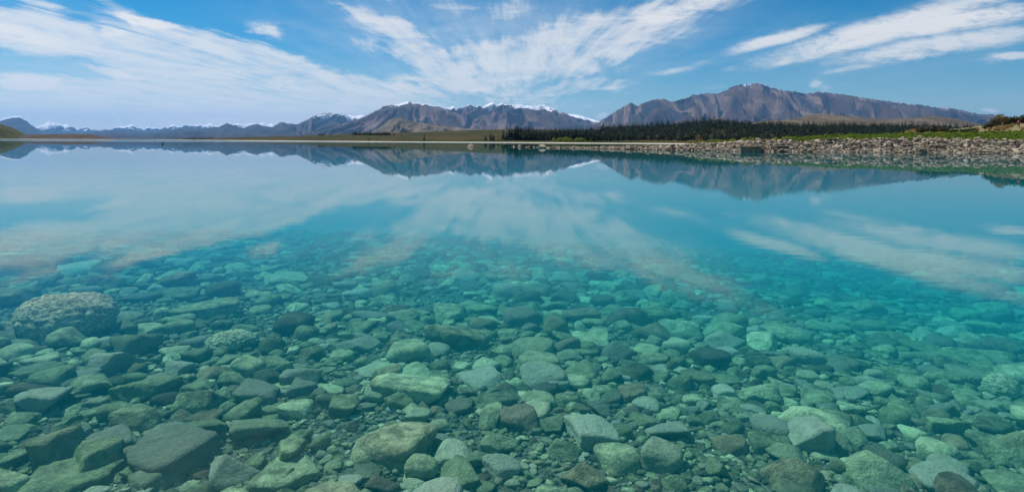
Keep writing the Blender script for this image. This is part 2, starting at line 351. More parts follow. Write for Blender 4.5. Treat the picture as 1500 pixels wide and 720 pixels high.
ALP = mountain_mat('far_alps_rock', (0.02, 0.028, 0.045), (0.03, 0.036, 0.05), (0.05, 0.05, 0.06), 300, 90, 1.0, 0.9)
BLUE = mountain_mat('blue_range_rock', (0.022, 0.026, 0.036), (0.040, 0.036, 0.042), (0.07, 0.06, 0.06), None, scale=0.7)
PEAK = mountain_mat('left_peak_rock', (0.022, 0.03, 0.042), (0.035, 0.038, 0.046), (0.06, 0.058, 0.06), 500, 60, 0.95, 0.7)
RNG2 = mountain_mat('snowy_range_rock', (0.035, 0.037, 0.048), (0.075, 0.062, 0.062), (0.15, 0.12, 0.115), 640, 60, 0.95, 0.8)
RNG3 = mountain_mat('middle_range_rock', (0.036, 0.036, 0.045), (0.105, 0.072, 0.065), (0.24, 0.17, 0.145), 800, 60, 0.95, 0.9)
RNG4 = mountain_mat('jagged_range_rock', (0.036, 0.036, 0.045), (0.11, 0.074, 0.065), (0.27, 0.18, 0.145), 840, 75, 0.95, 0.9)
RNG5 = mountain_mat('brown_range_rock', (0.022, 0.021, 0.024), (0.084, 0.054, 0.039), (0.20, 0.135, 0.10), 1400, 45, 0.9, 1.0)
HILL = mountain_mat('foothill_tussock', (0.075, 0.06, 0.038), (0.125, 0.092, 0.058), (0.16, 0.12, 0.08), None, scale=4.0)
HILL2 = mountain_mat('dark_foothill_tussock', (0.075, 0.07, 0.055), (0.13, 0.105, 0.075), (0.17, 0.13, 0.10), None, scale=3.0)

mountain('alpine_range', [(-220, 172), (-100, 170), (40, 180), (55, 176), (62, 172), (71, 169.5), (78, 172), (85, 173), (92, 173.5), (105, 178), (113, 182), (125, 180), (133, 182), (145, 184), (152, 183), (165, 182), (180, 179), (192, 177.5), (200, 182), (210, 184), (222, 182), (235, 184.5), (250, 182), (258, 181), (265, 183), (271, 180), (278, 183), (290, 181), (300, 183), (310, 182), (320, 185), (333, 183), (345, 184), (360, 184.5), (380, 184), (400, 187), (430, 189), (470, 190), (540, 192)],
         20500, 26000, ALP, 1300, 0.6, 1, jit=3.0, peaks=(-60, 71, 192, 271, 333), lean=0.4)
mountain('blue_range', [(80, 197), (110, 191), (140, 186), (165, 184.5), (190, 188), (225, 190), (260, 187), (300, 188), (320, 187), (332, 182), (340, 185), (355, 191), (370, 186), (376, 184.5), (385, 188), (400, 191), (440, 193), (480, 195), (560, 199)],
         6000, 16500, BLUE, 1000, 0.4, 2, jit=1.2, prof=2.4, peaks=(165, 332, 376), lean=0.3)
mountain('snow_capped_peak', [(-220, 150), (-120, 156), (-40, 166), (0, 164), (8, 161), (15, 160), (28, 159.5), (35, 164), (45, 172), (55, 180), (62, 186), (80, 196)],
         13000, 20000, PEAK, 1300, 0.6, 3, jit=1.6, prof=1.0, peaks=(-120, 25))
mountain('snowy_range', [(370, 197), (398, 191), (410, 183.5), (420, 185), (435, 187), (450, 180), (462, 173), (476, 169), (490, 171), (508, 172), (520, 175), (530, 172.5), (545, 180), (570, 190), (600, 200)],
         11000, 18000, RNG2, 900, 0.7, 4, jit=1.2, prof=1.4, peaks=(410, 495))
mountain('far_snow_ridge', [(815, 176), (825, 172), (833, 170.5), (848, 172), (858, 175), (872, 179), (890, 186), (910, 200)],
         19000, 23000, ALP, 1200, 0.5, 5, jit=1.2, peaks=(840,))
mountain('middle_range', [(430, 200), (480, 193), (520, 180), (545, 170), (562, 160), (572, 157.5), (580, 158), (590, 155), (597, 153), (612, 155), (630, 159), (645, 161), (652, 165), (668, 169), (690, 180), (718, 192), (745, 203)],
         9000, 14500, RNG3, 1200, 0.72, 6, rows=150, jit=1.4, prof=1.6, peaks=(600,))
mountain('jagged_range', [(610, 185), (635, 172), (652, 162.5), (665, 160.5), (668, 165), (672, 163), (680, 161), (688, 157), (697, 161), (702, 159), (706, 161), (720, 154.5), (728, 158), (735, 155.5), (745, 158), (765, 156.5), (772, 160), (785, 160), (795, 157), (805, 161), (815, 166), (830, 171), (845, 176), (860, 179), (875, 183), (900, 192), (930, 203)],
         11000, 17000, RNG4, 1200, 0.75, 7, rows=150, jit=2.0, prof=1.6, peaks=(745,))
mountain('brown_range', [(835, 203), (868, 187), (878, 181), (890, 174), (905, 164), (920, 155), (925, 153.5), (935, 158), (945, 152), (955, 149), (970, 147.5), (985, 151), (1000, 147), (1015, 141), (1040, 138), (1052, 138), (1065, 132), (1075, 127), (1090, 124.5), (1105, 122.5), (1118, 124), (1130, 129), (1150, 133), (1165, 134), (1180, 137), (1200, 134), (1218, 136), (1240, 138), (1265, 142), (1290, 144), (1320, 148), (1350, 149.5), (1380, 154), (1395, 153), (1410, 156), (1430, 160), (1445, 160), (1453, 159.5), (1465, 164), (1480, 167), (1500, 164), (1560, 166), (1720, 172)],
         9000, 15000, RNG5, 1250, 0.70, 8, rows=190, step=1.0, jit=2.4, prof=1.75, peaks=(960, 1105, 1420))
mountain('tussock_foothill', [(1030, 196), (1065, 183), (1120, 179), (1160, 175), (1185, 167.5), (1200, 165.5), (1230, 168), (1290, 172), (1340, 168), (1370, 165), (1400, 168), (1440, 176), (1500, 180), (1700, 182)],
         2900, 4300, HILL, 420, 0.25, 9, rows=40, jit=0.3, prof=0.9)
mountain('terrace_foothill', [(1020, 197), (1060, 186), (1090, 181), (1130, 176.5), (1200, 174), (1290, 176), (1400, 177), (1500, 179), (1700, 182)],
         1500, 2300, HILL, 300, 0.3, 10, rows=40, jit=0.3, prof=0.7)
mountain('dark_foothill', [(535, 203), (555, 192), (568, 181), (575, 177.5), (585, 177), (610, 183), (640, 188), (690, 193), (760, 199)],
         4200, 6000, HILL2, 500, 0.4, 11, rows=50, jit=0.3, prof=1.0)

# near, low land: sheets rising out of the lake
def land(name, px, y_rows, z_rows, mat, rough=0.0, lam=10.0, seed=0, **props):
    """columns at photo columns px; y_rows / z_rows: list of arrays (one per row, front to back)"""
    px = np.asarray(px, float); Yr = np.stack([np.broadcast_to(a, px.shape) for a in y_rows]).astype(float); Zr = np.stack([np.broadcast_to(a, px.shape) for a in z_rows]).astype(float)
    nsub = 9; n = len(Yr); t = np.linspace(0, n - 1, (n - 1) * nsub + 1); i = np.clip(t.astype(int), 0, n - 2); f = (t - i)[:, None]
    Yd = Yr[i] * (1 - f) + Yr[i + 1] * f; Zd = Zr[i] * (1 - f) + Zr[i + 1] * f
    Xd = (px[None, :] - 750) / F * Yd
    if rough: Zd = Zd + rough * fbm(Xd / lam, Yd / lam, 4, seed)
    return put(name, new_mesh(name, np.stack([Xd, Yd, Zd], -1).reshape(-1, 3), grid_faces(len(t), len(px)), mat), **props)
def zat(px, py, Y): return CAM_Z + vtan(px, py) * Y
I = np.interp
GRASS = grass_mat('dry_grass', (0.068, 0.053, 0.020), (0.030, 0.036, 0.012), (0.09, 0.068, 0.030), 1.0, (0.50, 0.46, 0.38))  # last colour: pale shingle that also paints in the ruffled water's bright line
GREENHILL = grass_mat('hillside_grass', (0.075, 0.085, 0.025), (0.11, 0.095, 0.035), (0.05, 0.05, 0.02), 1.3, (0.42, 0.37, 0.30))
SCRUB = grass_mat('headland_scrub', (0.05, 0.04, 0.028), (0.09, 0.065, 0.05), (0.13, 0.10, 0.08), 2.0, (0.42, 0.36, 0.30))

px = np.arange(150, 1500, 3.0)
shore_y = I(px, [150, 230, 300, 400, 560, 740, 900, 1000, 1100, 1500], [3400, 1600, 950, 720, 580, 515, 440, 400, 380, 380])
def shore(p): return float(I(p, px, shore_y))
beach_y = shore_y + I(px, [0, 860, 900, 1000, 1500], [6, 6, 40, 60, 60])
plain_y2 = shore_y * 1.9 + 250; plain_top = I(px, [150, 260, 430, 470, 520, 560, 620, 700, 740, 860, 1000, 1500], [200.5, 202.5, 204.5, 202.5, 200.5, 199, 197.5, 194.5, 193.5, 194, 196, 196])
hill_top = I(px, [150, 840, 900, 960, 1000, 1020, 1040, 1060, 1100, 1200, 1340, 1500], [0, 0, 1.5, 6, 9.5, 13, 15, 14, 11, 9, 12, 12])   # forest hill (pixels)
py2 = plain_top - hill_top
mid_y = (beach_y + plain_y2) / 2
def forest_ground(p, Y):
    """height of the far land at photo column p, depth Y"""
    b_, y2 = float(I(p, px, beach_y)), float(I(p, px, plain_y2))
    z1 = 1.3; z2 = float(zat(p, I(p, px, py2), y2)); t = np.clip((Y - b_) / (y2 - b_), 0, 1.2)
    return z1 + (z2 - z1) * t
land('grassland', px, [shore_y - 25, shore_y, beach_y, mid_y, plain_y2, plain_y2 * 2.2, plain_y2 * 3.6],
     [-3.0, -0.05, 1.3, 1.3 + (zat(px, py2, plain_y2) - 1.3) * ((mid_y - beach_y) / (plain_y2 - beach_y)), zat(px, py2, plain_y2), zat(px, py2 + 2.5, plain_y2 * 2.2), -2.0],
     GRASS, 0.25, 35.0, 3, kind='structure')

px2 = np.arange(-230, 47, 2.0)
yh = I(px2, [-230, 0, 45], [700, 1300, 1600])
top_l = I(px2, [-230, -60, 0, 15, 30, 42, 46], [130, 152, 169.5, 175, 182, 190, 193])
ty = yh + 160
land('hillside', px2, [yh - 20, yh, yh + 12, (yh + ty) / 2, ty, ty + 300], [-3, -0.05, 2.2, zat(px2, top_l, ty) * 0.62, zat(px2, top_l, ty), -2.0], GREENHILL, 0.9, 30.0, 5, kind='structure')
px3 = np.arange(18, 172, 1.5)
top_h = I(px3, [18, 45, 80, 110, 130, 150, 160, 172], [188, 187, 188.3, 188.3, 189.3, 193.2, 195.5, 198.6])
y0 = I(px3, [18, 60, 172], [1500, 1450, 1250]); y1 = y0 + 120
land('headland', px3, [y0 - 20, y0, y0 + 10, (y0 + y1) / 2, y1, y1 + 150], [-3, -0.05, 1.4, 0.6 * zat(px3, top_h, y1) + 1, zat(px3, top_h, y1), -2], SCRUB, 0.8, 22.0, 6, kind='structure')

# the rocky bank on the right
px4 = np.arange(742, 1720, 2.0)
bank_w = I(px4, [742, 800, 900, 1000, 1100, 1200, 1300, 1400, 1720], [166, 152, 133, 120, 107, 107, 105, 104, 100])
bank_c = I(px4, [742, 780, 850, 900, 1000, 1050, 1100, 1200, 1300, 1400, 1500, 1720], [-0.5, 0.1, 0.3, 0.5, 1.0, 1.5, 1.9, 2.0, 2.4, 2.3, 2.0, 2.0])
run = I(px4, [742, 1000, 1100, 1720], [1.2, 3.0, 4.5, 5.0])
b1 = bank_w + run; b2 = b1 + I(px4, [742, 1100, 1200, 1720], [1.5, 3.0, 6.0, 10]); b3 = b2 + 10; b4 = b3 + 12; b5 = b4 + 40
z2 = I(px4, [742, 1000, 1100, 1200, 1350, 1450, 1720], [-0.6, 0.9, 1.9, 2.45, 3.1, 3.4, 4.0])
z3 = I(px4, [742, 1000, 1100, 1200, 1300, 1350, 1420, 1450, 1500, 1720], [-1.5, 0.2, 1.3, 2.4, 3.0, 3.8, 4.3, 4.6, 5.1, 5.6])
z4 = I(px4, [742, 1000, 1100, 1200, 1300, 1350, 1420, 1460, 1500, 1720], [-2, -1, 0.6, 1.6, 3.0, 4.2, 5.2, 6.1, 6.8, 8.0])
BANKG, g, b, out = material('bank_gravel')
pos = g.n('ShaderNodeNewGeometry').outputs['Position']
n1 = g.noise(pos, 3.0, 5, 0.65); n2 = g.noise(pos, 0.35, 4)
c = g.mix(g.ss(n1, 0.35, 0.65), (0.14, 0.115, 0.085), (0.30, 0.26, 0.20)); c = g.mix(g.ss(n2, 0.45, 0.6), c, (0.24, 0.21, 0.12))
c = g.mix(g.ss(g.m('ADD', g.xyz(pos)[2], g.m('MULTIPLY', n2, 2.2)), 3.6, 4.4, 0.0, 0.85), c, g.mix(g.ss(n1, 0.4, 0.6), (0.13, 0.12, 0.045), (0.30, 0.24, 0.11)))      # dry grass on the rise
g.lk(c, b.inputs['Base Color']); g.lk(g.bump(n1, 1.0, 0.15), b.inputs['Normal'])
land('shore_bank', px4, [bank_w - 4, bank_w - 0.3, b1, b2, b3, b4, b5], [-1.6, -0.12, bank_c - 0.25, z2, z3, z4, -1.5], BANKG, 0.05, 2.0, 8, kind='structure')
bank_rows_y = np.stack([bank_w - 4, bank_w - 0.3, b1, b2, b3, b4, b5]); bank_rows_z = np.stack([px4 * 0 - 1.6, px4 * 0 - 0.12, bank_c - 0.25, z2, z3, z4, px4 * 0 - 1.5])
def bank_z(p, Y):
    ys = [float(I(p, px4, r)) for r in bank_rows_y]; zs = [float(I(p, px4, r)) for r in bank_rows_z]
    return float(I(Y, ys, zs))

# ------------------------------------------------------------------ stones
def ico(sub):
    bm = bmesh.new(); bmesh.ops.create_icosphere(bm, subdivisions=sub, radius=1.0); bm.verts.index_update()
    v = np.array([x.co[:] for x in bm.verts]); f = np.array([[q.index for q in p.verts] for p in bm.faces]); bm.free(); return v, f
ICO = {k: ico(k) for k in (1, 2, 3, 4, 5)}
def unit(a): return a / np.linalg.norm(a, axis=-1, keepdims=True)
def wob(p, r, n, fr, amp):
    """smooth wavy displacement of the points p"""
    k = unit(r.normal(size=(n, 3))) * r.uniform(0.6, 1.4, (n, 1)) * fr; ph = r.uniform(0, 6.28, n)
    return amp / math.sqrt(n) * np.sin(p @ k.T + ph).sum(1)
def stone_pts(r, sub, shape):
    """a stone of half sizes 1: intersection of random half spaces with softened edges"""
    d = ICO[sub][0]
    n = {'r': 8, 'a': 6, 'f': 6, 'w': 5, 'y': 4, 'p': 14}[shape]
    k = {'r': 6.5, 'a': 60, 'f': 55, 'w': 60, 'y': 60, 'p': 2.6}[shape] * r.uniform(0.5, 1.4)
    pl = unit(r.normal(size=(n, 3)) * (1, 1, 0.7)); dd = r.uniform(0.45, 0.9, n) if shape not in 'rp' else r.uniform(0.85, 1.0, n)
    ax = np.array([[1, 0, 0], [-1, 0, 0], [0, 1, 0], [0, -1, 0], [0, 0, 1], [0, 0, -1]], float)
    tilt = r.uniform(-0.28, 0.28, 2) * (0.5 if shape == 'r' else 1.0)
    top = unit(np.array([[tilt[0], tilt[1], 1.0]])); P = np.concatenate([pl, ax[:4], ax[5:], top]); D = np.concatenate([dd, np.full(5, 1.0), [0.72 if shape in 'fw' else 0.9]])
    if shape == 'y':
        a0 = r.uniform(0, 6.28); q = a0 + np.arange(3) * 2.094 + r.uniform(-0.3, 0.3, 3)
        P = np.concatenate([P, unit(np.stack([np.cos(q), np.sin(q), np.full(3, 0.75)], 1))]); D = np.concatenate([D, np.full(3, 0.52)])
    if shape == 'w':
        P = np.concatenate([P, unit(np.array([[r.uniform(-0.5, 0.5), 0.9, 0.95]]))]); D = np.concatenate([D, [0.45]])
    s = np.maximum(d @ P.T, 0) / D[None, :]
    p = d * (np.sum(s**k, 1)**(-1.0 / k))[:, None]
    lo, hi = p.min(0), p.max(0); p = (p - (lo + hi) / 2) / ((hi - lo) / 2)
    if sub >= 2:
        a = {'r': 0.03, 'a': 0.05, 'f': 0.05, 'w': 0.05, 'y': 0.05, 'p': 0.05}[shape]
        p = p * (1 + wob(p, r, 6, 3.2, a) + (wob(p, r, 10, 8.0, a * 0.45) if sub >= 3 else 0))[:, None]
        if sub >= 4: p = p * (1 + (0.018 if shape != 'p' else 0.05) * (np.abs(wob(p, r, 14, 17.0, 1.0)) - 0.5) + (wob(p, r, 20, 42.0, 0.02) if shape == 'p' else 0))[:, None]
    return p
def ground_hit(px_, py_, zfun, lift=0.0):
    """the point where the sight line of a photo pixel meets the bed"""
    wgt = np.clip((py_ - 330.0) / 120.0, 0, 1)
    hor = HOR + SLOPE * (px_ - 750.0)
    v = (py_ - (hor * wgt + hphoto(px_) * (1 - wgt))) / F; u = (px_ - 750.0) / F
    yy = 4.0
    for _ in range(40):
        yy = 0.5 * yy + 0.5 * (CAM_Z - float(zfun(u * yy, yy)) - lift) / v
    return u * yy, yy, v

STONE, g, b, out = material('lake_stone')
oc = g.n('ShaderNodeTexCoord').outputs['Object']; tone = g.n('ShaderNodeAttribute', attribute_name='tone').outputs['Fac']; warmA = g.n('ShaderNodeAttribute', attribute_name='warm').outputs['Fac']; mott = g.n('ShaderNodeAttribute', attribute_name='mottle').outputs['Fac']
geo = g.n('ShaderNodeNewGeometry'); pos = geo.outputs['Position']
n1 = g.noise(pos, 8.0, 7, 0.68, 0.4); n2 = g.noise(pos, 38.0, 4, 0.7); n3 = g.noise(g.vm('MULTIPLY', pos, (1, 1, 3)), 2.6, 4, 0.5)
cool = g.mix(g.ss(tone, 0.0, 0.5), (0.075, 0.088, 0.055), (0.22, 0.265, 0.15)); cool = g.mix(g.ss(tone, 0.45, 1.0), cool, (0.54, 0.62, 0.37))
brown = g.mix(tone, (0.10, 0.07, 0.05), (0.42, 0.33, 0.20)); cool = g.mix(g.ss(mott, 0.40, 0.15, 0.0, 0.55), cool, g.mix(tone, (0.07, 0.07, 0.068), (0.46, 0.45, 0.42))); c = g.mix(warmA, cool, brown)
c = g.mix(g.m('ADD', 0.5, g.m('MULTIPLY', g.m('SUBTRACT', g.ss(n1, 0.32, 0.68), 0.58), g.m('ADD', 0.15, mott))), g.mix(1.0, c, (0.42, 0.43, 0.42), 'MULTIPLY'), g.mix(1.0, c, (1.42, 1.40, 1.28), 'MULTIPLY'))
c = g.mix(g.m('MULTIPLY', g.ss(n3, 0.54, 0.66), g.m('MULTIPLY', mott, 0.45)), c, (0.33, 0.31, 0.17))
vein = g.m('ABSOLUTE', g.m('SUBTRACT', g.noise(g.vm('MULTIPLY', pos, (1.0, 1.3, 2.0)), 1.7, 1, 0.3), 0.5))
c = g.mix(g.m('MULTIPLY', g.ss(vein, 0.007, 0.002), g.ss(mott, 0.86, 0.9, 0.0, 0.12)), c, (0.66, 0.66, 0.55))
c = g.mix(g.ss(n2, 0.35, 0.75, 0.0, 0.35), c, g.mix(1.0, c, (0.55, 0.55, 0.55), 'MULTIPLY'))
g.lk(c, b.inputs['Base Color']); b.inputs['Roughness'].default_value = 0.8; b.inputs['Specular IOR Level'].default_value = 0.1
g.lk(g.bump(g.m('ADD', g.m('MULTIPLY', n1, 0.6), g.m('MULTIPLY', n2, 0.35)), 1.0, 0.09), b.inputs['Normal'])
PITTED, g, b, out = material('pitted_boulder_rock')
pos = g.n('ShaderNodeNewGeometry').outputs['Position']
n1 = g.noise(pos, 9.0, 7, 0.7, 0.5); n2 = g.noise(g.vm('MULTIPLY', pos, (1, 1, 2.2)), 26.0, 6, 0.75)
c = g.mix(g.ss(n2, 0.40, 0.60), (0.09, 0.105, 0.055), (0.46, 0.50, 0.29)); c = g.mix(g.ss(n1, 0.5, 0.7), c, (0.50, 0.54, 0.32))
g.lk(c, b.inputs['Base Color']); g.lk(g.bump(n2, 0.8, 0.03), b.inputs['Normal'])

# cx, cy, width, height in photo pixels, shape, tone 0..1 (w = warm brown), what it looks like
CAT = [
 (100, 466, 124, 84, 'p', .5, 'huge pitted rough-surfaced boulder near the left edge'),
 (22, 388, 78, 46, 'a', .05, 'low dark purplish brown boulder at the left edge beyond the pitted boulder', 0.5),
 (103, 392, 66, 20, 'f', .85, 'pale thin slab beyond the huge pitted boulder'),
 (18, 437, 52, 34, 'a', .4, 'grey sloping boulder left of the huge pitted boulder'),
 (22, 518, 52, 30, 'r', .75, 'smooth pale oval stone at the left edge below the pitted boulder'),
 (169, 525, 68, 62, 'w', .75, 'pale wedge-topped boulder with dark front, right below the pitted boulder'),
 (305, 453, 94, 34, 'f', .62, 'broad flat grey boulder right of the huge pitted boulder'),
 (341, 500, 70, 42, 'p', .55, 'wrinkled pitted rock below the broad flat grey boulder'),
 (258, 433, 64, 18, 'f', .3, 'dark thin slab lying behind the broad flat boulder'),
 (272, 403, 56, 22, 'f', .7, 'teal-tinted slab farthest back on the left'),
 (243, 441, 22, 10, 'r', .6, ''), (270, 472, 36, 12, 'r', .6, ''), (57, 546, 52, 22, 'f', .35, ''),
 (70, 584, 82, 50, 'w', .75, 'large wedge boulder with pale top and black front near left edge'),
 (32, 617, 44, 28, 'r', .55, 'egg-shaped grey stone below the large wedge boulder'),
 (73, 658, 72, 90, 'a', .5, 'tall upright angular block near the lower left corner'),
 (127, 564, 72, 42, 'f', .6, 'tilted slab with jagged edge above the wedge boulder'),
 (138, 681, 68, 64, 'a', .55, 'cracked blocky boulder right of the tall upright block'),
 (170, 648, 72, 48, 'a', .45, 'saddle-shaped stone above the cracked blocky boulder'),
 (202, 614, 66, 50, 'a', .55, 'split grey boulder with smooth right face'),
 (210, 573, 74, 38, 'a', .5, 'mottled angular rock behind the split grey boulder'),
 (246, 672, 110, 66, 'a', .38, 'largest dark angular boulder in the lower left'),
 (107, 710, 118, 40, 'f', .55, 'long grey slab cut by the bottom edge at lower left'),
 (228, 710, 68, 36, 'a', .45, 'brownish peaked stone on the bottom edge below the dark angular boulder'),
 (20, 673, 44, 32, 'a', .55, ''), (23, 594, 38, 28, 'a', .4, ''), (124, 635, 27, 26, 'a', .5, ''), (107, 614, 30, 23, 'a', .4, ''), (18, 638, 48, 20, 'f', .55, ''),
 (290, 588, 60, 44, 'w', .5, 'steep wedge stone with black left face, right of the mottled rock'),
 (199, 695, 33, 28, 'a', .5, ''), (254, 631, 48, 20, 'f', .6, ''),
 (366, 540, 48, 36, 'r', .72, 'smooth pale boulder, left half of a touching pair'),
 (408, 536, 42, 34, 'a', .6, 'grey boulder, right half of a touching pair'),
 (448, 551, 60, 40, 'w', .58, 'ribbed sloping boulder right of the touching pair'),
 (450, 489, 34, 30, 'r', .4, 'dark rounded stone with a pale wedge behind it'),
 (550, 543, 60, 24, 'f', .85, 'very pale flat slab left of the long black-fronted slab'),
 (334, 529, 34, 22, 'a', .5, ''), (503, 524, 37, 16, 'r', .7, ''), (526, 507, 50, 26, 'a', .65, ''), (530, 483, 44, 22, 'a', .45, ''), (423, 414, 62, 12, 'f', .75, ''),
 (413, 438, 32, 16, 'a', .4, ''), (383, 455, 32, 16, 'r', .7, ''), (505, 421, 38, 14, 'a', .6, ''), (565, 439, 42, 14, 'f', .7, ''), (298, 566, 46, 30, 'a', .55, ''),
 (380, 578, 60, 32, 'a', .45, 'blocky stone directly above the large flat-topped boulder'),
 (434, 600, 48, 32, 'r', .9, 'bright pale rounded stone left of centre'),
 (384, 625, 80, 54, 'a', .52, 'large flat-topped boulder with undercut front left of centre'),
 (422, 666, 48, 44, 'a', .6, 'cubic block perched on a pale slab'),
 (430, 702, 86, 36, 'f', .7, 'pale broad slab under the perched cubic block'),
 (333, 690, 74, 64, 'y', .72, 'pale triangular slab right of the largest dark boulder'),
 (397, 708, 50, 34, 'a', .6, 'angular stone on the bottom edge left of the broad slab'),
 (303, 631, 60, 42, 'w', .4, 'dark-fronted wedge left of the large flat-topped boulder'),
 (438, 575, 50, 28, 'a', .4, ''), (505, 598, 45, 36, 'a', .55, 'grooved oval stone right of the bright pale stone'),
 (550, 580, 35, 27, 'r', .7, ''), (440, 642, 40, 26, 'a', .5, ''), (472, 652, 26, 27, 'a', .35, ''), (515, 708, 34, 22, 'a', .75, ''), (373, 679, 32, 26, 'a', .45, ''), (490, 682, 26, 18, 'a', .6, ''),
 (576, 652, 112, 70, 'r', .8, 'big yellowish marbled boulder with dark base, bottom centre left', 0.5),
 (620, 685, 48, 54, 'r', .65, 'round cracked stone with white patch below the marbled boulder'),
 (666, 670, 58, 42, 'r', .85, 'pale smooth stone right of the round cracked stone'),
 (692, 676, 52, 30, 'a', .4, 'dark grooved stone leaning on the pale smooth stone'),
 (672, 707, 72, 34, 'a', .5, 'rectangular block with bright top edge on the bottom edge'),
 (739, 685, 50, 38, 'r', .68, 'heart-shaped stone right of the rectangular block'),
 (735, 651, 50, 34, 'a', .6, 'half-round stone behind the heart-shaped stone'),
 (613, 612, 43, 32, 'a', .7, ''), (648, 617, 38, 44, 'f', .65, 'upright pale plate between the long slab and the marbled boulder'),
 (720, 613, 44, 36, 'a', .7, 'pale cone-shaped stone left of a brown angular stone'),
 (762, 616, 54, 40, 'a', .5, 'brown angular stone with sharp edges near the centre', 0.7),
 (611, 570, 110, 42, 'w', .82, 'long pale slab with black undercut front, centre left'),
 (586, 588, 39, 30, 'a', .4, ''), (648, 645, 31, 18, 'r', .45, ''), (652, 587, 28, 14, 'r', .6, ''), (541, 694, 40, 20, 'f', .3, ''),
 (670, 494, 102, 42, 'w', .55, 'large angular boulder with brown shaded front, centre of the view', 0.35),
 (600, 516, 66, 40, 'r', .75, 'pale sloping boulder left of the brown-fronted boulder'),
 (708, 560, 64, 22, 'f', .82, 'pale flat slab right of the long black-fronted slab'),
 (660, 464, 56, 22, 'a', .7, ''), (780, 516, 62, 22, 'r', .62, ''), (748, 488, 34, 16, 'f', .7, ''), (790, 537, 62, 24, 'r', .65, ''), (797, 555, 64, 24, 'r', .68, ''), (700, 454, 66, 12, 'f', .6, ''),
 (792, 589, 52, 24, 'r', .7, ''), (644, 514, 37, 14, 'r', .7, ''), (613, 545, 46, 17, 'f', .75, ''), (828, 519, 38, 18, 'f', .6, ''),
 (852, 466, 54, 22, 'a', .35, 'brown-tinted low rock farthest back near the centre', 0.6),
 (868, 498, 62, 24, 'f', .78, 'pale flat pointed stone below the brown-tinted low rock'),
 (1062, 498, 66, 38, 'y', .7, 'pale mound-shaped boulder, back right of centre'),
 (914, 478, 24, 22, 'r', .7, ''), (949, 516, 39, 18, 'r', .75, ''), (961, 528, 42, 18, 'r', .65, '', 0.3),
 (935, 545, 46, 30, 'r', .08, 'black rounded stone near the centre right'),
 (968, 546, 32, 24, 'a', .7, ''), (1023, 518, 31, 15, 'r', .8, ''), (1022, 556, 42, 24, 'a', .4, '', 0.4), (1062, 575, 34, 24, 'r', .92, 'bright pale six-sided stone right of centre'),
 (1015, 585, 33, 20, 'r', .75, ''), (898, 582, 40, 26, 'a', .25, ''), (884, 566, 30, 36, 'f', .7, ''), (931, 580, 40, 30, 'a', .5, 'rusty brown angular stone below the black rounded stone', 0.8),
 (820, 562, 36, 22, 'r', .6, ''), (847, 562, 42, 22, 'r', .75, ''), (1060, 557, 40, 18, 'f', .55, ''),
 (875, 628, 74, 60, 'f', .85, 'big pale flat slab with pointed corner, centre right'),
 (912, 674, 64, 46, 'r', .72, 'smooth teal-grey boulder, left of a round pair at the bottom'),
 (973, 670, 60, 50, 'r', .66, 'smooth grey-green boulder, right of a round pair at the bottom'),
 (860, 698, 70, 56, 'y', .55, 'brown pyramid-shaped rock left of the round pair', 0.75),
 (828, 658, 48, 38, 'w', .62, ''), (979, 632, 62, 32, 'w', .65, 'wedge with pale ridge behind the round pair'),
 (948, 616, 36, 22, 'a', .35, ''), (1051, 689, 38, 32, 'a', .45, ''), (991, 708, 38, 32, 'y', .45, ''), (813, 625, 40, 24, 'a', .3, ''), (950, 597, 40, 17, 'r', .75, ''), (980, 607, 40, 20, 'f', .75, ''), (914, 634, 26, 24, 'r', .3, ''),
 (1182, 523, 46, 32, 'r', .75, 'large pale egg-shaped stone, right of centre'),
 (1155, 494, 64, 24, 'r', .7, 'long rounded stone behind the large egg-shaped stone'),
 (1186, 554, 35, 24, 'r', .7, ''), (1150, 566, 40, 48, 'f', .5, 'ribbed plate standing tilted left of a small egg stone'), (1109, 574, 56, 42, 'w', .75, 'pale notched boulder left of the tilted ribbed plate'),
 (1247, 576, 50, 24, 'f', .65, ''), (1202, 587, 48, 24, 'r', .6, ''), (1285, 570, 42, 26, 'r', .75, ''), (1248, 594, 44, 40, 'f', .75, 'pale pointed plate leaning to the right'), (1341, 562, 40, 28, 'r', .68, 'round grey-green stone right of the leaning plate'),
 (1283, 549, 31, 22, 'r', .75, ''), (1299, 514, 35, 22, 'r', .72, ''), (1274, 482, 50, 20, 'r', .55, ''), (1070, 517, 33, 17, 'r', .8, ''), (1240, 448, 30, 14, 'r', .7, ''), (1234, 472, 30, 16, 'r', .65, ''), (1260, 533, 30, 20, 'r', .6, ''), (1317, 546, 42, 26, 'a', .6, ''),
 (1181, 640, 68, 64, 'a', .8, 'pale block with thin white crack, lower right of centre'),
 (1164, 692, 84, 66, 'y', .5, 'big brown pyramid rock cut by the bottom edge', 0.6),
 (1281, 690, 84, 68, 'y', .72, 'big pale triangular boulder on the bottom edge at right'),
 (1282, 633, 42, 38, 'f', .6, 'eight-sided flat disc of stone above the pale triangular boulder'),
 (1257, 648, 38, 38, 'a', .65, ''), (1231, 648, 38, 38, 'a', .55, ''), (1121, 651, 40, 38, 'r', .35, 'dark ball-like stone left of the pale cracked block'), (1073, 653, 52, 30, 'r', .5, 'long rusty brown rounded stone at lower right', 0.8),
 (1108, 603, 36, 27, 'f', .75, ''), (1232, 684, 27, 24, 'r', .4, ''), (1303, 655, 30, 22, 'r', .65, ''), (1072, 594, 40, 25, 'f', .6, ''), (1133, 596, 21, 18, 'r', .5, ''),
 (1360, 493, 46, 26, 'a', .75, 'pale squarish block at the back right'), (1422, 526, 86, 24, 'f', .6, 'long low slab at the right with a shaded front'), (1416, 461, 38, 20, 'r', .7, ''), (1397, 480, 42, 17, 'r', .7, ''), (1380, 556, 52, 20, 'r', .6, ''), (1419, 557, 54, 20, 'r', .55, ''),
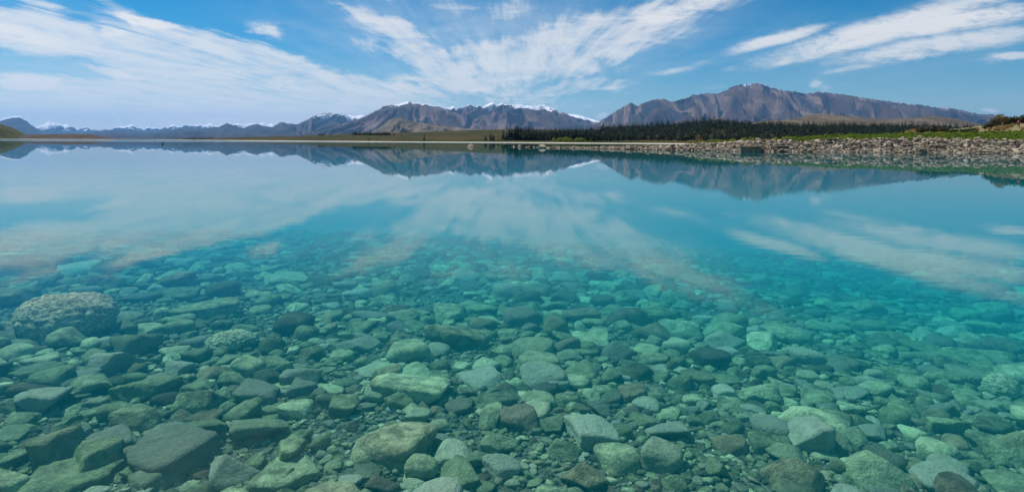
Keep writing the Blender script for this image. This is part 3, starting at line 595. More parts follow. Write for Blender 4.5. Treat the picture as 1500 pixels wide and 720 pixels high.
 (1471, 567, 50, 46, 'p', .35, 'dark rough rounded boulder near the right edge'),
 (1466, 497, 38, 18, 'f', .75, ''), (1366, 543, 34, 22, 'r', .45, ''), (1455, 456, 48, 18, 'r', .7, ''), (1355, 514, 50, 18, 'a', .45, ''), (1424, 541, 8, 8, 'a', 1.0, 'tiny white chip of stone on the long low slab'), (1369, 430, 30, 14, 'a', .7, ''), (1310, 459, 32, 16, 'r', .65, ''),
 (1386, 622, 54, 44, 'w', .6, 'ridged stone behind a pale rounded stone at lower right'), (1374, 664, 58, 46, 'r', .85, 'pale pillow-shaped stone above the rounded bottom stone'), (1380, 704, 78, 46, 'r', .75, 'wide rounded stone cut by the bottom edge at right'),
 (1494, 652, 60, 88, 'a', .6, 'tall block with black right side at the right edge'),
 (1453, 596, 38, 28, 'a', .7, ''), (1444, 648, 52, 34, 'a', .55, 'rough stone left of the tall right-edge block'), (1478, 712, 58, 36, 'a', .6, 'grey stone in the lower right corner'), (1474, 610, 22, 15, 'r', .7, ''), (1443, 684, 29, 22, 'r', .35, ''), (1311, 612, 38, 32, 'r', .5, ''), (1384, 600, 42, 32, 'w', .45, ''), (1422, 586, 40, 26, 'r', .65, ''), (1378, 585, 24, 20, 'r', .45, ''), (1353, 590, 26, 24, 'r', .45, ''),
]
placed = []      # x, y, r of everything on the bed
stones = []      # dicts of individual stones
def add_stone(x, y, W, D, Hh, shape, tone, warm, sink, yaw, seed, sub, zoff=0.0):
    r = np.random.default_rng(seed)
    p = stone_pts(r, sub, shape) * (W / 2, D / 2, Hh / 2)
    c_, s_ = math.cos(yaw), math.sin(yaw); p = p @ np.array([[c_, s_, 0], [-s_, c_, 0], [0, 0, 1]])
    z = float(bed_z(x, y)) + Hh * (0.5 - sink) + zoff
    return p, (x, y, z)
for i, e in enumerate(CAT):
    cx, cy, pw, ph, shp, tn, desc = e[:7]; warm = e[7] if len(e) > 7 else 0.0
    x, y, v = ground_hit(cx, cy + ph * 0.36, lambda a, b_: bed_z(a, b_))
    W = pw / F * y; dep = math.atan(v)
    D = W * {'r': 0.95, 'a': 1.0, 'f': 1.05, 'w': 0.9, 'y': 1.0, 'p': 0.95}[shp]
    hm = ph / F * y
    Hh = (hm - 0.8 * D * math.sin(dep)) / math.cos(dep)
    Hh = float(np.clip(Hh, {'f': 0.20, 'w': 0.30}.get(shp, 0.34) * W, {'f': 0.36, 'r': 0.6, 'w': 0.5}.get(shp, 0.7) * W)) * 1.2
    y += D * 0.30; x = x * (1 + D * 0.30 / y)
    sub = 5 if (shp == 'p' and pw > 60) else 4 if pw > 30 else 3
    placed.append((x, y, 0.42 * (W + D) / 2 + 0.0))
    stones.append(dict(x=x, y=y, W=W, D=D, H=Hh, shape=shp, tone=tn, warm=warm, desc=desc, cx=cx, cy=cy, pw=pw, sub=sub, seed=1000 + i, yaw=(rng.uniform(-0.5, 0.5) if shp != 'w' else rng.uniform(-0.25, 0.25)) + (math.pi if shp == 'w' and False else 0)))
# the one boulder that almost reaches the surface
stones[1]['H'] = 0.0; stones[1]['W'] *= 1.15
CELL = 0.5; hashg = {}
def hput(x, y, r): hashg.setdefault((int(x // CELL), int(y // CELL)), []).append((x, y, r))
for q in placed: hput(*q)
def free(x, y, r, k):
    R_ = int((r + 0.7) // CELL) + 1; i0, j0 = int(x // CELL), int(y // CELL)
    for i in range(i0 - R_, i0 + R_ + 1):
        for j in range(j0 - R_, j0 + R_ + 1):
            for (a, b_, c_) in hashg.get((i, j), ()):
                if (a - x)**2 + (b_ - y)**2 < (k * (r + c_))**2: return False
    return True
fill = []
def scatter(n, r0, r1, ya, yb, k, seed):
    q = np.random.default_rng(seed)
    for _ in range(n):
        y = math.sqrt(q.uniform(ya * ya, yb * yb)); x = q.uniform(-0.97, 0.97) * y; r = q.uniform(r0, r1)
        if r > 0.05 and float(perlin(x * 0.55, y * 0.55, 61)) > 0.20: continue          # pockets of gravel
        if free(x, y, r, k): hput(x, y, r); fill.append((x, y, r))
scatter(2600, 0.17, 0.28, 2.4, 34, 0.95, 1)
scatter(14000, 0.11, 0.17, 2.2, 32, 0.88, 2)
scatter(26000, 0.07, 0.11, 2.0, 25, 0.84, 3)
scatter(26000, 0.045, 0.07, 1.9, 15, 0.80, 4)
scatter(26000, 0.026, 0.045, 1.9, 10, 0.78, 5)
scatter(26000, 0.014, 0.026, 1.9, 6.5, 0.76, 6)
fill = np.array(fill)
scr = fill[:, 2] / fill[:, 1]; vis = (np.abs(fill[:, 0] / fill[:, 1]) < 0.81) & (fill[:, 1] > 3.9) & (fill[:, 1] < 15)
order = np.argsort(-(scr * vis)); n_ind = 300 - len(CAT); ind = set(order[:n_ind].tolist())
hues = ['dark', 'grey', 'pale']
def auto_tone(q): return float(np.clip(q.beta(1.5, 1.5), 0, 1))
sv_, sf_, st_, sw_, sm_ = [], [], [], [], []; off = 0
for i, (x, y, r) in enumerate(fill):
    q = np.random.default_rng(50000 + i)
    shp = q.choice(['r', 'a', 'f', 'a', 'a', 'w', 'y']); tn = auto_tone(q); wm = float(q.random() < 0.20) * q.uniform(0.25, 0.8)
    W = 2 * r * q.uniform(0.95, 1.3); D = 2 * r * q.uniform(0.75, 1.0); Hh = 2 * r * {'r': q.uniform(0.42, 0.65), 'a': q.uniform(0.4, 0.65), 'f': q.uniform(0.22, 0.35), 'w': q.uniform(0.35, 0.55), 'y': q.uniform(0.4, 0.65)}[shp]
    if i in ind:
        vv = (CAM_Z - float(bed_z(x, y))) / y
        stones.append(dict(x=x, y=y, W=W, D=D, H=Hh, shape=shp, tone=tn, warm=wm, desc='', cx=750 + F * x / y, cy=HOR + F * vv, pw=W / y * F, sub=3, seed=50000 + i, yaw=q.uniform(0, 6.28)))
        continue
    sub = 3 if r / y * F > 7 else 2 if r / y * F > 4.5 else 1
    p, c0 = add_stone(x, y, W, D, Hh, shp, tn, wm, 0.28, q.uniform(0, 6.28), 50000 + i, sub)
    p = p + np.array(c0) - (0, 0, 0); f = ICO[sub][1]
    sv_.append(p); sf_.append(f + off); off += len(p); st_.append(np.full(len(p), tn)); sw_.append(np.full(len(p), wm)); sm_.append(np.full(len(p), q.random()))
put('lake_bed_pebbles', new_mesh('lake_bed_pebbles', np.concatenate(sv_), np.concatenate(sf_), STONE, True, {'tone': np.concatenate(st_), 'warm': np.concatenate(sw_), 'mottle': np.concatenate(sm_)}), kind='stuff')
print('pebbles', len(sv_), 'tris', sum(len(f) for f in sf_))

# labels: the catalogued stones speak for themselves, the others are told by look and nearest catalogued stone
SHN = {'r': ['rounded', 'smooth', 'cobble-like'], 'a': ['angular', 'blocky', 'sharp-edged'], 'f': ['flat', 'slab-like', 'thin'], 'w': ['wedge-shaped', 'sloping', 'slanted'], 'p': ['rough'] * 3, 'y': ['peaked', 'pointed', 'triangular']}
named = [s_ for s_ in stones if s_['desc']]
import re
def short(d):
    d = re.split(r',| near | right | left | below | above | behind | at | on | with | in the | cut | lying | farthest | directly | between | leaning | standing | under | beyond | breaking', d)[0]
    return d
sh_count = {}
for s_ in named: sh_count[short(s_['desc'])] = sh_count.get(short(s_['desc']), 0) + 1
used = {}
for i, s_ in enumerate(stones):
    if s_['desc']: s_['label'] = s_['desc']; used[s_['desc']] = 1; continue
    size = 'small' if s_['pw'] < 26 else 'medium' if s_['pw'] < 40 else 'large'
    tone_w = 'brown' if s_['warm'] > 0.25 else 'dark' if s_['tone'] < 0.4 else 'grey' if s_['tone'] < 0.65 else 'pale'
    near = min((n_ for n_ in named if sh_count[short(n_['desc'])] == 1), key=lambda n_: math.hypot(n_['cx'] - s_['cx'], (n_['cy'] - s_['cy']) * 1.6))
    ddx, ddy = s_['cx'] - near['cx'], s_['cy'] - near['cy']
    rel = ('right of' if ddx > 0 else 'left of') if abs(ddx) > 1.6 * abs(ddy) else ('below' if ddy > 0 else 'behind')
    base = None
    for cand in SHN[s_['shape']]:
        t = f"{size} {tone_w} {cand} stone {rel} the {short(near['desc'])}"
        if t not in used: base = t; break
    if base is None:
        k = 2
        while True:
            o_ = ['', '', 'second', 'third', 'fourth', 'fifth', 'sixth', 'seventh'][k]
            t = f"{o_} {size} {tone_w} {SHN[s_['shape']][0]} stone {rel} the {short(near['desc'])}"
            if t not in used: base = t; break
            k += 1
    s_['label'] = base; used[base] = 1
for s_ in stones:
    if s_['H'] == 0.0:
        d0 = -float(bed_z(s_['x'], s_['y'])); s_['H'] = (d0 - 0.45) / 0.8
    p, c0 = add_stone(s_['x'], s_['y'], s_['W'], s_['D'], s_['H'], s_['shape'], s_['tone'], s_['warm'], 0.2, s_['yaw'], s_['seed'], s_['sub'], 0.0)
    me = new_mesh('submerged_stone', p, ICO[s_['sub']][1], PITTED if s_['shape'] == 'p' else STONE, True, {'tone': np.full(len(p), s_['tone']), 'warm': np.full(len(p), s_['warm']), 'mottle': np.full(len(p), (s_['seed'] * 0.6180339) % 1.0)})
    put('submerged_stone', me, None, c0, label=s_['label'], category='stone', group='stones on the lake bed')

# ------------------------------------------------------------------ boulders of the bank
ORD = ['leftmost', 'second', 'third', 'fourth', 'fifth', 'sixth', 'seventh', 'eighth', 'ninth', 'tenth', 'eleventh', 'twelfth', 'thirteenth', 'fourteenth', 'fifteenth', 'sixteenth', 'seventeenth', 'eighteenth', 'nineteenth', 'twentieth'] + ['twenty-' + a for a in ('first', 'second', 'third', 'fourth', 'fifth', 'sixth', 'seventh', 'eighth', 'ninth')] + ['thirtieth'] + ['thirty-' + a for a in ('first', 'second', 'third', 'fourth', 'fifth', 'sixth', 'seventh', 'eighth', 'ninth')]
KINDS = {}
def order_by(o, p_, phrase): KINDS.setdefault(phrase, []).append((p_, o))
def name_in_order():
    for ph, l in KINDS.items():
        l.sort(key=lambda a: a[0])
        for i, (p_, o) in enumerate(l):
            o['label'] = ('the only one' if len(l) == 1 else ORD[min(i, len(ORD) - 1)]) + ' of the ' + ph + (', from left' if i else '')
BOULD, g, b, out = material('bank_boulder_rock')
pos = g.n('ShaderNodeNewGeometry').outputs['Position']; tone = g.n('ShaderNodeAttribute', attribute_name='tone').outputs['Fac']; wetA = g.n('ShaderNodeAttribute', attribute_name='warm').outputs['Fac']
n1 = g.noise(pos, 2.2, 6, 0.65); n2 = g.noise(pos, 9.0, 4, 0.7)
c = g.mix(tone, (0.10, 0.08, 0.06), (0.62, 0.51, 0.37)); c = g.mix(wetA, c, (0.38, 0.28, 0.17))
c = g.mix(g.ss(n1, 0.3, 0.7, 0.0, 0.6), g.mix(1.0, c, (0.55, 0.55, 0.55), 'MULTIPLY'), c); c = g.mix(g.ss(n2, 0.5, 0.75, 0, 0.4), c, (0.12, 0.11, 0.09))
z_ = g.xyz(pos)[2]; c = g.mix(g.ss(g.m('ADD', z_, g.m('MULTIPLY', n1, 0.12)), 0.02, 0.16, 0.55, 0.0), c, (0.06, 0.055, 0.045))      # the wet tide line
g.lk(c, b.inputs['Base Color']); g.lk(g.bump(n1, 0.7, 0.15), b.inputs['Normal'])
bl = []; bh = {}
def bfree(x, y, r, k):
    i0, j0 = int(x), int(y)
    for i in range(i0 - 2, i0 + 3):
        for j in range(j0 - 2, j0 + 3):
            for (a, b_, c_) in bh.get((i, j), ()):
                if (a - x)**2 + (b_ - y)**2 < (k * (r + c_))**2: return False
    return True
q = np.random.default_rng(77)
for (n, r0, r1) in ((350, 0.40, 0.60), (6000, 0.26, 0.40), (16000, 0.15, 0.26), (12000, 0.09, 0.15)):
    for _ in range(n):
        p_ = q.uniform(745, 1690); yw, r_ = float(I(p_, px4, bank_w)), q.uniform(r0, r1)
        if p_ < 1000: r_ *= 0.8
        if p_ < 800 and q.random() < 0.6: continue
        t = q.uniform(-0.25, 1.25); y = yw + t * float(I(p_, px4, run)); x = (p_ - 750) / F * y
        if 1084 < p_ < 1117 and y < yw + 2.0: continue
        if 1138 < p_ < 1162 and yw + 0.8 < y < yw + 3.2: continue
        if bfree(x, y, r_, 0.66): bh.setdefault((int(x), int(y)), []).append((x, y, r_)); bl.append((x, y, r_, p_, bank_z(p_, y)))
for (pp, pyb, r_) in ((690, 219.5, 1.0), (694, 218.8, 0.55), (753, 219.5, 0.45), (761, 219.8, 0.75), (772, 220, 0.4), (778, 220.2, 0.55), (783, 220.3, 0.5), (795, 220.6, 0.95), (803, 220.7, 0.6)):
    y = CAM_Z / -float(vtan(pp, pyb)); bl.append(((pp - 750) / F * y, y, r_, pp, -0.1))
print('bank boulders', len(bl))
score = [(r_ / y * (1.0 if p_ < 1500 else 0.01), i) for i, (x, y, r_, p_, z) in enumerate(bl)]
big = set(i for _, i in sorted(score, reverse=True)[:291]) | set(range(len(bl) - 9, len(bl)))
sv_, sf_, st_, sw_ = [], [], [], []; off = 0
SP = {690: 'lone pointed boulder in open water left of the rocky spit', 694: 'dark boulder against the lone pointed boulder in open water', 753: 'small outermost boulder off the tip of the rocky spit', 761: 'pale upright boulder off the tip of the rocky spit', 795: 'large rounded boulder standing above the tip of the rocky spit'}
for i, (x, y, r_, p_, z) in enumerate(bl):
    q = np.random.default_rng(90000 + i); shp = q.choice(['a', 'a', 'w', 'y', 'a', 'f']) if i < len(bl) - 9 else 'y'; tn = float(np.clip(q.normal(0.52, 0.30), 0.0, 1)); wm = q.uniform(0.3, 0.9) if q.random() < 0.10 else 0.0
    sub = 2 if r_ > 0.16 or i in big else 1
    Hh = 2 * r_ * q.uniform(0.6, 0.95); p = stone_pts(q, sub, shp) * (r_ * q.uniform(1.0, 1.35), r_ * q.uniform(0.75, 1.05), Hh / 2)
    a = q.uniform(0, 6.28); c_, s_ = math.cos(a), math.sin(a); tl = q.uniform(-0.4, 0.4); ct, s2 = math.cos(tl), math.sin(tl)
    p = p @ np.array([[1, 0, 0], [0, ct, s2], [0, -s2, ct]]) @ np.array([[c_, s_, 0], [-s_, c_, 0], [0, 0, 1]])
    loc = (x, y, z + Hh * 0.22); at = {'tone': np.full(len(p), tn), 'warm': np.full(len(p), wm)}
    if i in big:
        tw = 'brown' if wm else 'dark' if tn < 0.42 else 'grey' if tn < 0.68 else 'pale'
        where = 'at the spit tip' if p_ < 900 else 'on the narrow spit' if p_ < 1010 else 'below the bank willows' if p_ < 1165 else 'below the left green strip' if p_ < 1330 else 'below the right green strip'
        hgt = 'at the waterline' if z < 0.25 else 'high' if z > 1.2 else 'midway up'
        lab = SP.get(int(p_)) if i >= len(bl) - 9 and int(p_) in SP else (tw, hgt, where)
        bo = put('bank_boulder', new_mesh('bank_boulder', p, ICO[sub][1], BOULD, False, at), None, loc, label=lab if isinstance(lab, str) else '', category='boulder', group='boulders of the rocky bank')
        if not isinstance(lab, str): order_by(bo, p_, lab[0] + ' boulders ' + lab[1] + ' ' + lab[2])
    else:
        sv_.append(p + np.array(loc)); sf_.append(ICO[sub][1] + off); off += len(p); st_.append(at['tone']); sw_.append(at['warm'])
put('bank_rubble', new_mesh('bank_rubble', np.concatenate(sv_), np.concatenate(sf_), BOULD, False, {'tone': np.concatenate(st_), 'warm': np.concatenate(sw_)}), kind='stuff')

# ------------------------------------------------------------------ plants
def leaf_mat(name, c1, c2, trans=0.15, scale=1.5):
    m, g, b, out = material(name)
    geo = g.n('ShaderNodeNewGeometry'); oi = g.n('ShaderNodeObjectInfo')
    f = g.m('ADD', g.m('MULTIPLY', geo.outputs['Random Per Island'], 0.75), g.m('MULTIPLY', oi.outputs['Random'], 0.25))
    g.lk(g.mix(f, c1, c2), b.inputs['Base Color']); b.inputs['Roughness'].default_value = 0.75; b.inputs['Specular IOR Level'].default_value = 0.15
    tr_ = g.n('ShaderNodeBsdfTranslucent'); g.lk(g.mix(f, c1, c2), tr_.inputs[0]); mx_ = g.n('ShaderNodeMixShader'); mx_.inputs[0].default_value = trans
    g.lk(b.outputs[0], mx_.inputs[1]); g.lk(tr_.outputs[0], mx_.inputs[2]); g.lk(mx_.outputs[0], out.inputs[0]); return m
PINE = leaf_mat('pine_needles', (0.008, 0.016, 0.009), (0.028, 0.045, 0.020), 0.08)
WILLOW = leaf_mat('willow_leaves', (0.14, 0.19, 0.02), (0.30, 0.33, 0.05), 0.3)
LUPIN = leaf_mat('lupin_leaves', (0.045, 0.09, 0.008), (0.23, 0.31, 0.035), 0.3)
DARKB = leaf_mat('briar_leaves', (0.035, 0.04, 0.018), (0.085, 0.08, 0.035), 0.15)
OCHRE = leaf_mat('autumn_leaves', (0.16, 0.10, 0.035), (0.26, 0.17, 0.06), 0.2)
TUSS = leaf_mat('tussock_blades', (0.34, 0.22, 0.07), (0.55, 0.40, 0.16), 0.25)
BARK, g, b, out = material('bark'); n1 = g.noise(g.n('ShaderNodeTexCoord').outputs['Object'], 6.0, 4)
g.lk(g.mix(n1, (0.05, 0.035, 0.025), (0.14, 0.10, 0.07)), b.inputs['Base Color'])

def quads(c, ax, ay):
    """leaf quads at centres c with half axes ax, ay"""
    v = np.stack([c - ax - ay, c + ax - ay, c + ax + ay, c - ax + ay], 1).reshape(-1, 3)
    return v, np.arange(len(v)).reshape(-1, 4)
def bush_mesh(name, seed, n, leaf, mat, flat=0.75, clumps=9):
    """crown of leaf quads in clumps, radius 1, standing on z = 0"""
    r = np.random.default_rng(seed)
    cc = unit(r.normal(size=(clumps, 3))) * r.uniform(0.25, 0.72, (clumps, 1)); cc[:, 2] = np.abs(cc[:, 2]) * 0.95 + 0.25
    k = r.integers(0, clumps, n); d = unit(r.normal(size=(n, 3))); rad = r.uniform(0.28, 0.46, clumps)
    c = cc[k] + d * (rad[k] * r.uniform(0.6, 1.0, n)**0.5)[:, None]; c[:, 2] = np.maximum(c[:, 2] * flat, 0.02)
    t = unit(np.cross(d, r.normal(size=(n, 3)))); u = unit(np.cross(t, d) + 0.5 * r.normal(size=(n, 3)))
    s_ = leaf * r.uniform(0.6, 1.3, (n, 1)); v, f = quads(c, t * s_, u * s_ * 0.7)
    return new_mesh(name, v, f, mat, False)
def tube_mesh(name, pts, rad, mat, seg=6):
    pts = np.array(pts, float); a = np.linspace(0, 2 * math.pi, seg, endpoint=False); v = []
    for p, r_ in zip(pts, rad): v.append(np.stack([p[0] + r_ * np.cos(a), p[1] + r_ * np.sin(a), np.full(seg, p[2])], 1))
    v = np.concatenate(v); f = []
    for i in range(len(pts) - 1):
        for j in range(seg): f.append((i * seg + j, i * seg + (j + 1) % seg, (i + 1) * seg + (j + 1) % seg, (i + 1) * seg + j))
    return new_mesh(name, v, f, mat)
def pine_arrays(seed, tiers=11, per=9, low=0.10):
    """conifer crown of drooping branch sprays, height 1"""
    r = np.random.default_rng(seed); C_, A_, B_ = [], [], []
    for t in range(tiers):
        h = low + (1 - low) * (t / (tiers - 0.3))**0.92; R_ = 0.20 * (1 - h)**0.75 * r.uniform(0.75, 1.25) + 0.012
        m_ = max(4, int(per * (1 - 0.5 * h))); a0 = r.uniform(0, 6.28)
        for j in range(m_):
            a = a0 + 6.283 * j / m_ + r.uniform(-0.25, 0.25); L = R_ * r.uniform(0.65, 1.25)
            o = np.array([math.cos(a), math.sin(a), 0]); d = unit(o + (0, 0, r.uniform(-0.55, -0.05)))
            C_.append(np.array([0, 0, h + r.uniform(-0.02, 0.02)]) + d * L * 0.5); A_.append(d * L * 0.55); B_.append(unit(np.cross(d, (0, 0, 1.0)) + 0.5 * r.normal(size=3)) * L * 0.33)
    C_.append(np.array([0, 0, 0.97])); A_.append(np.array([0, 0, 0.04])); B_.append(np.array([0.012, 0, 0]))
    return quads(np.array(C_), np.array(A_), np.array(B_))
PINES = [pine_arrays(300 + i) for i in range(6)]
PINE_ME = [new_mesh('pine_crown', v, f, PINE, False) for v, f in PINES]
TRUNK = tube_mesh('pine_trunk', [(0, 0, -0.03), (0.002, 0, 0.3), (0, 0.002, 0.7), (0, 0, 0.96)], (0.02, 0.015, 0.009, 0.002), BARK)
def pine(p_, Y, h, wid, seed, label, group, z=None):
    r = np.random.default_rng(seed); zz = float(forest_ground(p_, Y)) if z is None else z
    t = put('pine_tree', None, None, ((p_ - 750) / F * Y, Y, zz), r.uniform(0, 6.28), label=label, category='tree', group=group)
    for nm, me in (('trunk', TRUNK), ('crown', PINE_ME[int(r.integers(0, 6))])):
        o = put(nm, me, t); o.scale = (h * wid, h * wid, h)
    return t
q = np.random.default_rng(5)
# front row of the forest, tree by tree
rowp = 737.0; prev = None; rows_ = []
while rowp < 1345:
    Y = (shore(rowp) + float(I(rowp, [737, 870, 900, 1000, 1345], [14, 18, 55, 75, 80]))) * q.uniform(1.0, 1.06)
    hpx = float(I(rowp, [735, 760, 775, 800, 850, 900, 1000, 1345], [15, 19, 17, 14, 15, 11, 10, 9])) * q.uniform(0.68, 1.25)
    if 843 < rowp < 849: hpx *= 1.35
    rows_.append((rowp, Y, hpx / F * Y)); rowp += q.uniform(1.7, 3.4)
for i, (p_, Y, h) in enumerate(rows_):
    if p_ < 775: w_ = 'in the left forest clump'
    elif p_ < 817: w_ = 'between the forest clump and the willows'
    elif p_ < 860: w_ = 'behind the pair of lime green willows'
    elif p_ < 960: w_ = 'edging the forest behind the three walkers'
    elif p_ < 1080: w_ = 'edging the forest under its round hill'
    elif p_ < 1200: w_ = 'edging the forest above the concrete outlet'
    else: w_ = 'at the right end of the forest'
    hn = 'tall' if h > np.median([a[2] for a in rows_ if abs(a[0] - p_) < 40]) * 1.1 else 'short' if h < np.median([a[2] for a in rows_ if abs(a[0] - p_) < 40]) * 0.9 else 'dark'
    order_by(pine(p_, Y, h, q.uniform(0.9, 1.25), 7000 + i, '', 'conifers along the forest edge'), p_, f'{hn} conifers {w_}')
# lone trees on the grassland
for i, (pp, yb, ht, wd, lab) in enumerate([(621.5, 209.8, 12, 0.75, 'lone thin conifer on the far shore left of centre'), (711, 209.6, 9, 1.5, 'short dark conifer left of a pair near the forest'), (718.5, 209.6, 13, 1.2, 'left conifer of the pair standing before the forest clump'), (722.5, 209.4, 12, 1.3, 'right conifer of the pair standing before the forest clump'),
        (577, 203, 5, 1.4, 'small conifer at the right end of the dark shelter belt'), (588, 203.5, 3, 1.6, 'tiny bushy tree right of the dark shelter belt'), (442, 204, 3, 1.6, 'tiny dark tree left of the small square copse'), (467.5, 203.8, 5.5, 1.5, 'left tree of the small square copse'), (470.5, 203.8, 5.5, 1.5, 'middle tree of the small square copse'), (473.5, 203.8, 5, 1.5, 'right tree of the small square copse')]):
    d = float(hphoto(pp)) - yb
    Y = float(I(pp, px, beach_y)) + (6 if yb > 208 else 0)
    if yb < 208:
        ys = np.linspace(Y, float(I(pp, px, plain_y2)), 60); vv = np.array([hphoto(pp) - (forest_ground(pp, t_) - CAM_Z) / t_ * F for t_ in ys]); Y = float(ys[np.argmin(np.abs(vv - yb))])
    pine(pp, Y, ht / F * Y, wd, 8000 + i, lab, 'lone trees on the grassland')
# the forest behind and the far shelter belts: a mass
fv, ff = [], []; off = 0
def mass(p_, Y, h, wid, v_, f_):
    global off
    a = q.uniform(0, 6.28); c_, s_ = math.cos(a), math.sin(a); z = float(forest_ground(p_, Y))
    p = v_ * (h * wid, h * wid, h); p = p @ np.array([[c_, s_, 0], [-s_, c_, 0], [0, 0, 1]]) + ((p_ - 750) / F * Y, Y, z - 0.2)
    fv.append(p); ff.append(f_ + off); off += len(p)
LOWP = [pine_arrays(500 + i, 6, 6, 0.15) for i in range(5)]
for _ in range(6500):
    p_ = q.uniform(745, 1480); y0_ = shore(p_) + float(I(p_, [737, 870, 900, 1000, 1345], [22, 28, 70, 90, 95])); y1_ = float(I(p_, px, plain_y2)) * 1.02
    if p_ < 880: y1_ = y0_ + 60 + (p_ - 745) * 1.2
    t = q.random(); Y = y0_ + (y1_ - y0_) * t
    hpx = q.uniform(7.5, 11.5) if p_ > 880 else q.uniform(10, 14) * float(I(p_, [745, 772, 790], [1.25, 1.25, 1.0]))
    mass(p_, Y, hpx / F * Y * 0.95 * q.uniform(0.62, 1.22), q.uniform(1.1, 1.6), *LOWP[int(q.integers(0, 5))])
put('pine_forest', new_mesh('pine_forest', np.concatenate(fv), np.concatenate(ff), PINE, False), kind='stuff')
fv, ff = [], []; off = 0
for (pa, pb, yb, ht, nn) in ((516, 572, 202.5, 6.0, 150), (268, 312, 203.6, 3.4, 90), (250, 262, 202.2, 2.4, 20)):
    for _ in range(nn):
        p_ = q.uniform(pa, pb); ys = np.linspace(float(I(p_, px, beach_y)), float(I(p_, px, plain_y2)), 40)
        vv = np.array([hphoto(p_) - (forest_ground(p_, t_) - CAM_Z) / t_ * F for t_ in ys]); Y = float(ys[np.argmin(np.abs(vv - yb))]) * q.uniform(0.99, 1.03)
        mass(p_, Y, ht / F * Y * q.uniform(0.8, 1.12), q.uniform(1.2, 1.7), *LOWP[int(q.integers(0, 5))])
put('shelter_belt_forest', new_mesh('shelter_belt_forest', np.concatenate(fv), np.concatenate(ff), PINE, False), kind='stuff')

# bushes and tussocks: crown of leaves on a few stems
def stems_mesh(seed):
    r = np.random.default_rng(seed); V, Fc = [], []; o_ = 0
    for k in range(5):
        a = r.uniform(0, 6.28); e = np.array([0.42 * math.cos(a), 0.42 * math.sin(a), 0.55]); side_ = np.array([-math.sin(a), math.cos(a), 0]) * 0.03
        V += [np.zeros(3) - side_ + (0, 0, -0.08), side_ + (0, 0, -0.08), e + side_ * 0.4, e - side_ * 0.4, np.array([math.cos(a), math.sin(a), 0]) * 0.04 + (0, 0, -0.08), e + (0, 0, 0.02)]
        Fc += [(o_, o_ + 1, o_ + 2, o_ + 3), (o_ + 1, o_ + 4, o_ + 5, o_ + 2), (o_ + 4, o_, o_ + 3, o_ + 5)]; o_ += 6
    return new_mesh('bush_stems', V, Fc, BARK, False)
STEMS = [stems_mesh(i) for i in range(3)]
CROWN = {k: [bush_mesh('bush_crown', sd + i, n, lf, mt, fl, cl) for i in range(3)] for k, (sd, n, lf, mt, fl, cl) in
         {'willow': (40, 420, 0.075, WILLOW, 0.85, 11), 'lupin': (50, 300, 0.085, LUPIN, 0.7, 8), 'briar': (60, 420, 0.075, DARKB, 0.85, 10), 'ochre': (70, 380, 0.075, OCHRE, 0.95, 9)}.items()}
def bush(kind, name, x, Y, z, rx, h, label, group, seed, cat='bush'):
    r = np.random.default_rng(seed)
    t = put(name, None, None, (x, Y, z), r.uniform(0, 6.28), label=label, category=cat, group=group)
    o = put('crown', CROWN[kind][int(r.integers(0, 3))], t); o.scale = (rx, rx, h / 1.0)
    o = put('stems', STEMS[int(r.integers(0, 3))], t); o.scale = (rx, rx, h)
    return t
def on_shore(p_, yb, dY=10): return shore(p_) + dY
i = 0
for (pp, ht, wd, lab) in ((812, 5.5, 9, 'left end of the wide lime green willow thicket on the far shore'), (820, 7, 11, 'left middle of the wide lime green willow thicket on the far shore'), (828, 7.5, 12, 'tallest lime green willow of the wide thicket on the far shore'), (835, 6, 8, 'right end of the wide lime green willow thicket on the far shore'),
        (845.5, 6, 10, 'left half of the smaller lime green willow clump'), (852, 6.5, 11, 'right half of the smaller lime green willow clump'), (729.5, 5, 6, 'small lime green bush beside the dark forest clump'), (865, 5, 3, 'thin pale sapling right of the willow clumps'), (540, 4, 5, 'yellow green bush under the shelter belt on the far shore'), (551, 3, 5, 'low green bush under the right half of the shelter belt')):
    Y = float(I(pp, px, beach_y)) + 3; i += 1
    bush('willow', 'willow_bush', (pp - 750) / F * Y, Y, float(forest_ground(pp, Y)) - 0.2, wd / F * Y * 0.62, ht / F * Y * 1.1, lab, 'willows on the far shore', 400 + i)
def bank_at(p_, yb, lo=0.0, hi=60.0):
    """depth on the bank where the photo row yb meets its ground"""
    y0_ = float(I(p_, px4, bank_w)); ys = np.linspace(y0_ + lo, y0_ + hi, 200); vv = np.array([hphoto(p_) - (bank_z(p_, t_) - CAM_Z) / t_ * F for t_ in ys])
    return float(ys[np.argmin(np.abs(vv - yb))])
wil = [(1011, 210.5, 5, 8), (1020, 210, 5, 9), (1028, 210, 7, 14), (1040, 209, 6.5, 11), (1047, 208.5, 7, 13), (1056, 208, 6, 11), (1063, 208, 5, 9), (1073, 208, 6.5, 13), (1090, 207.5, 6.5, 12), (1102, 207, 7, 13), (1110, 206.5, 6, 10), (1124, 206.5, 4, 8), (1137, 206, 6, 12), (1148, 206, 6.5, 13), (1158, 205.5, 6, 11)]
for i, (pp, yb, ht, wd) in enumerate(wil):
    y0_ = float(I(pp, px4, b1)) + 1.2; z = bank_z(pp, y0_)
    bush('willow', 'willow_bush', (pp - 750) / F * y0_, y0_, z - 0.05, wd / F * y0_ * 0.62, (ht + 2) / F * y0_ * 0.95, ['leftmost', 'second', 'third', 'fourth', 'fifth', 'sixth', 'seventh', 'eighth', 'ninth', 'tenth', 'eleventh', 'twelfth', 'thirteenth', 'fourteenth', 'fifteenth'][i] + ' of the round lime green bushes along the top of the bank', 'round willows on the bank', 430 + i)
Y = shore(1023) + 45
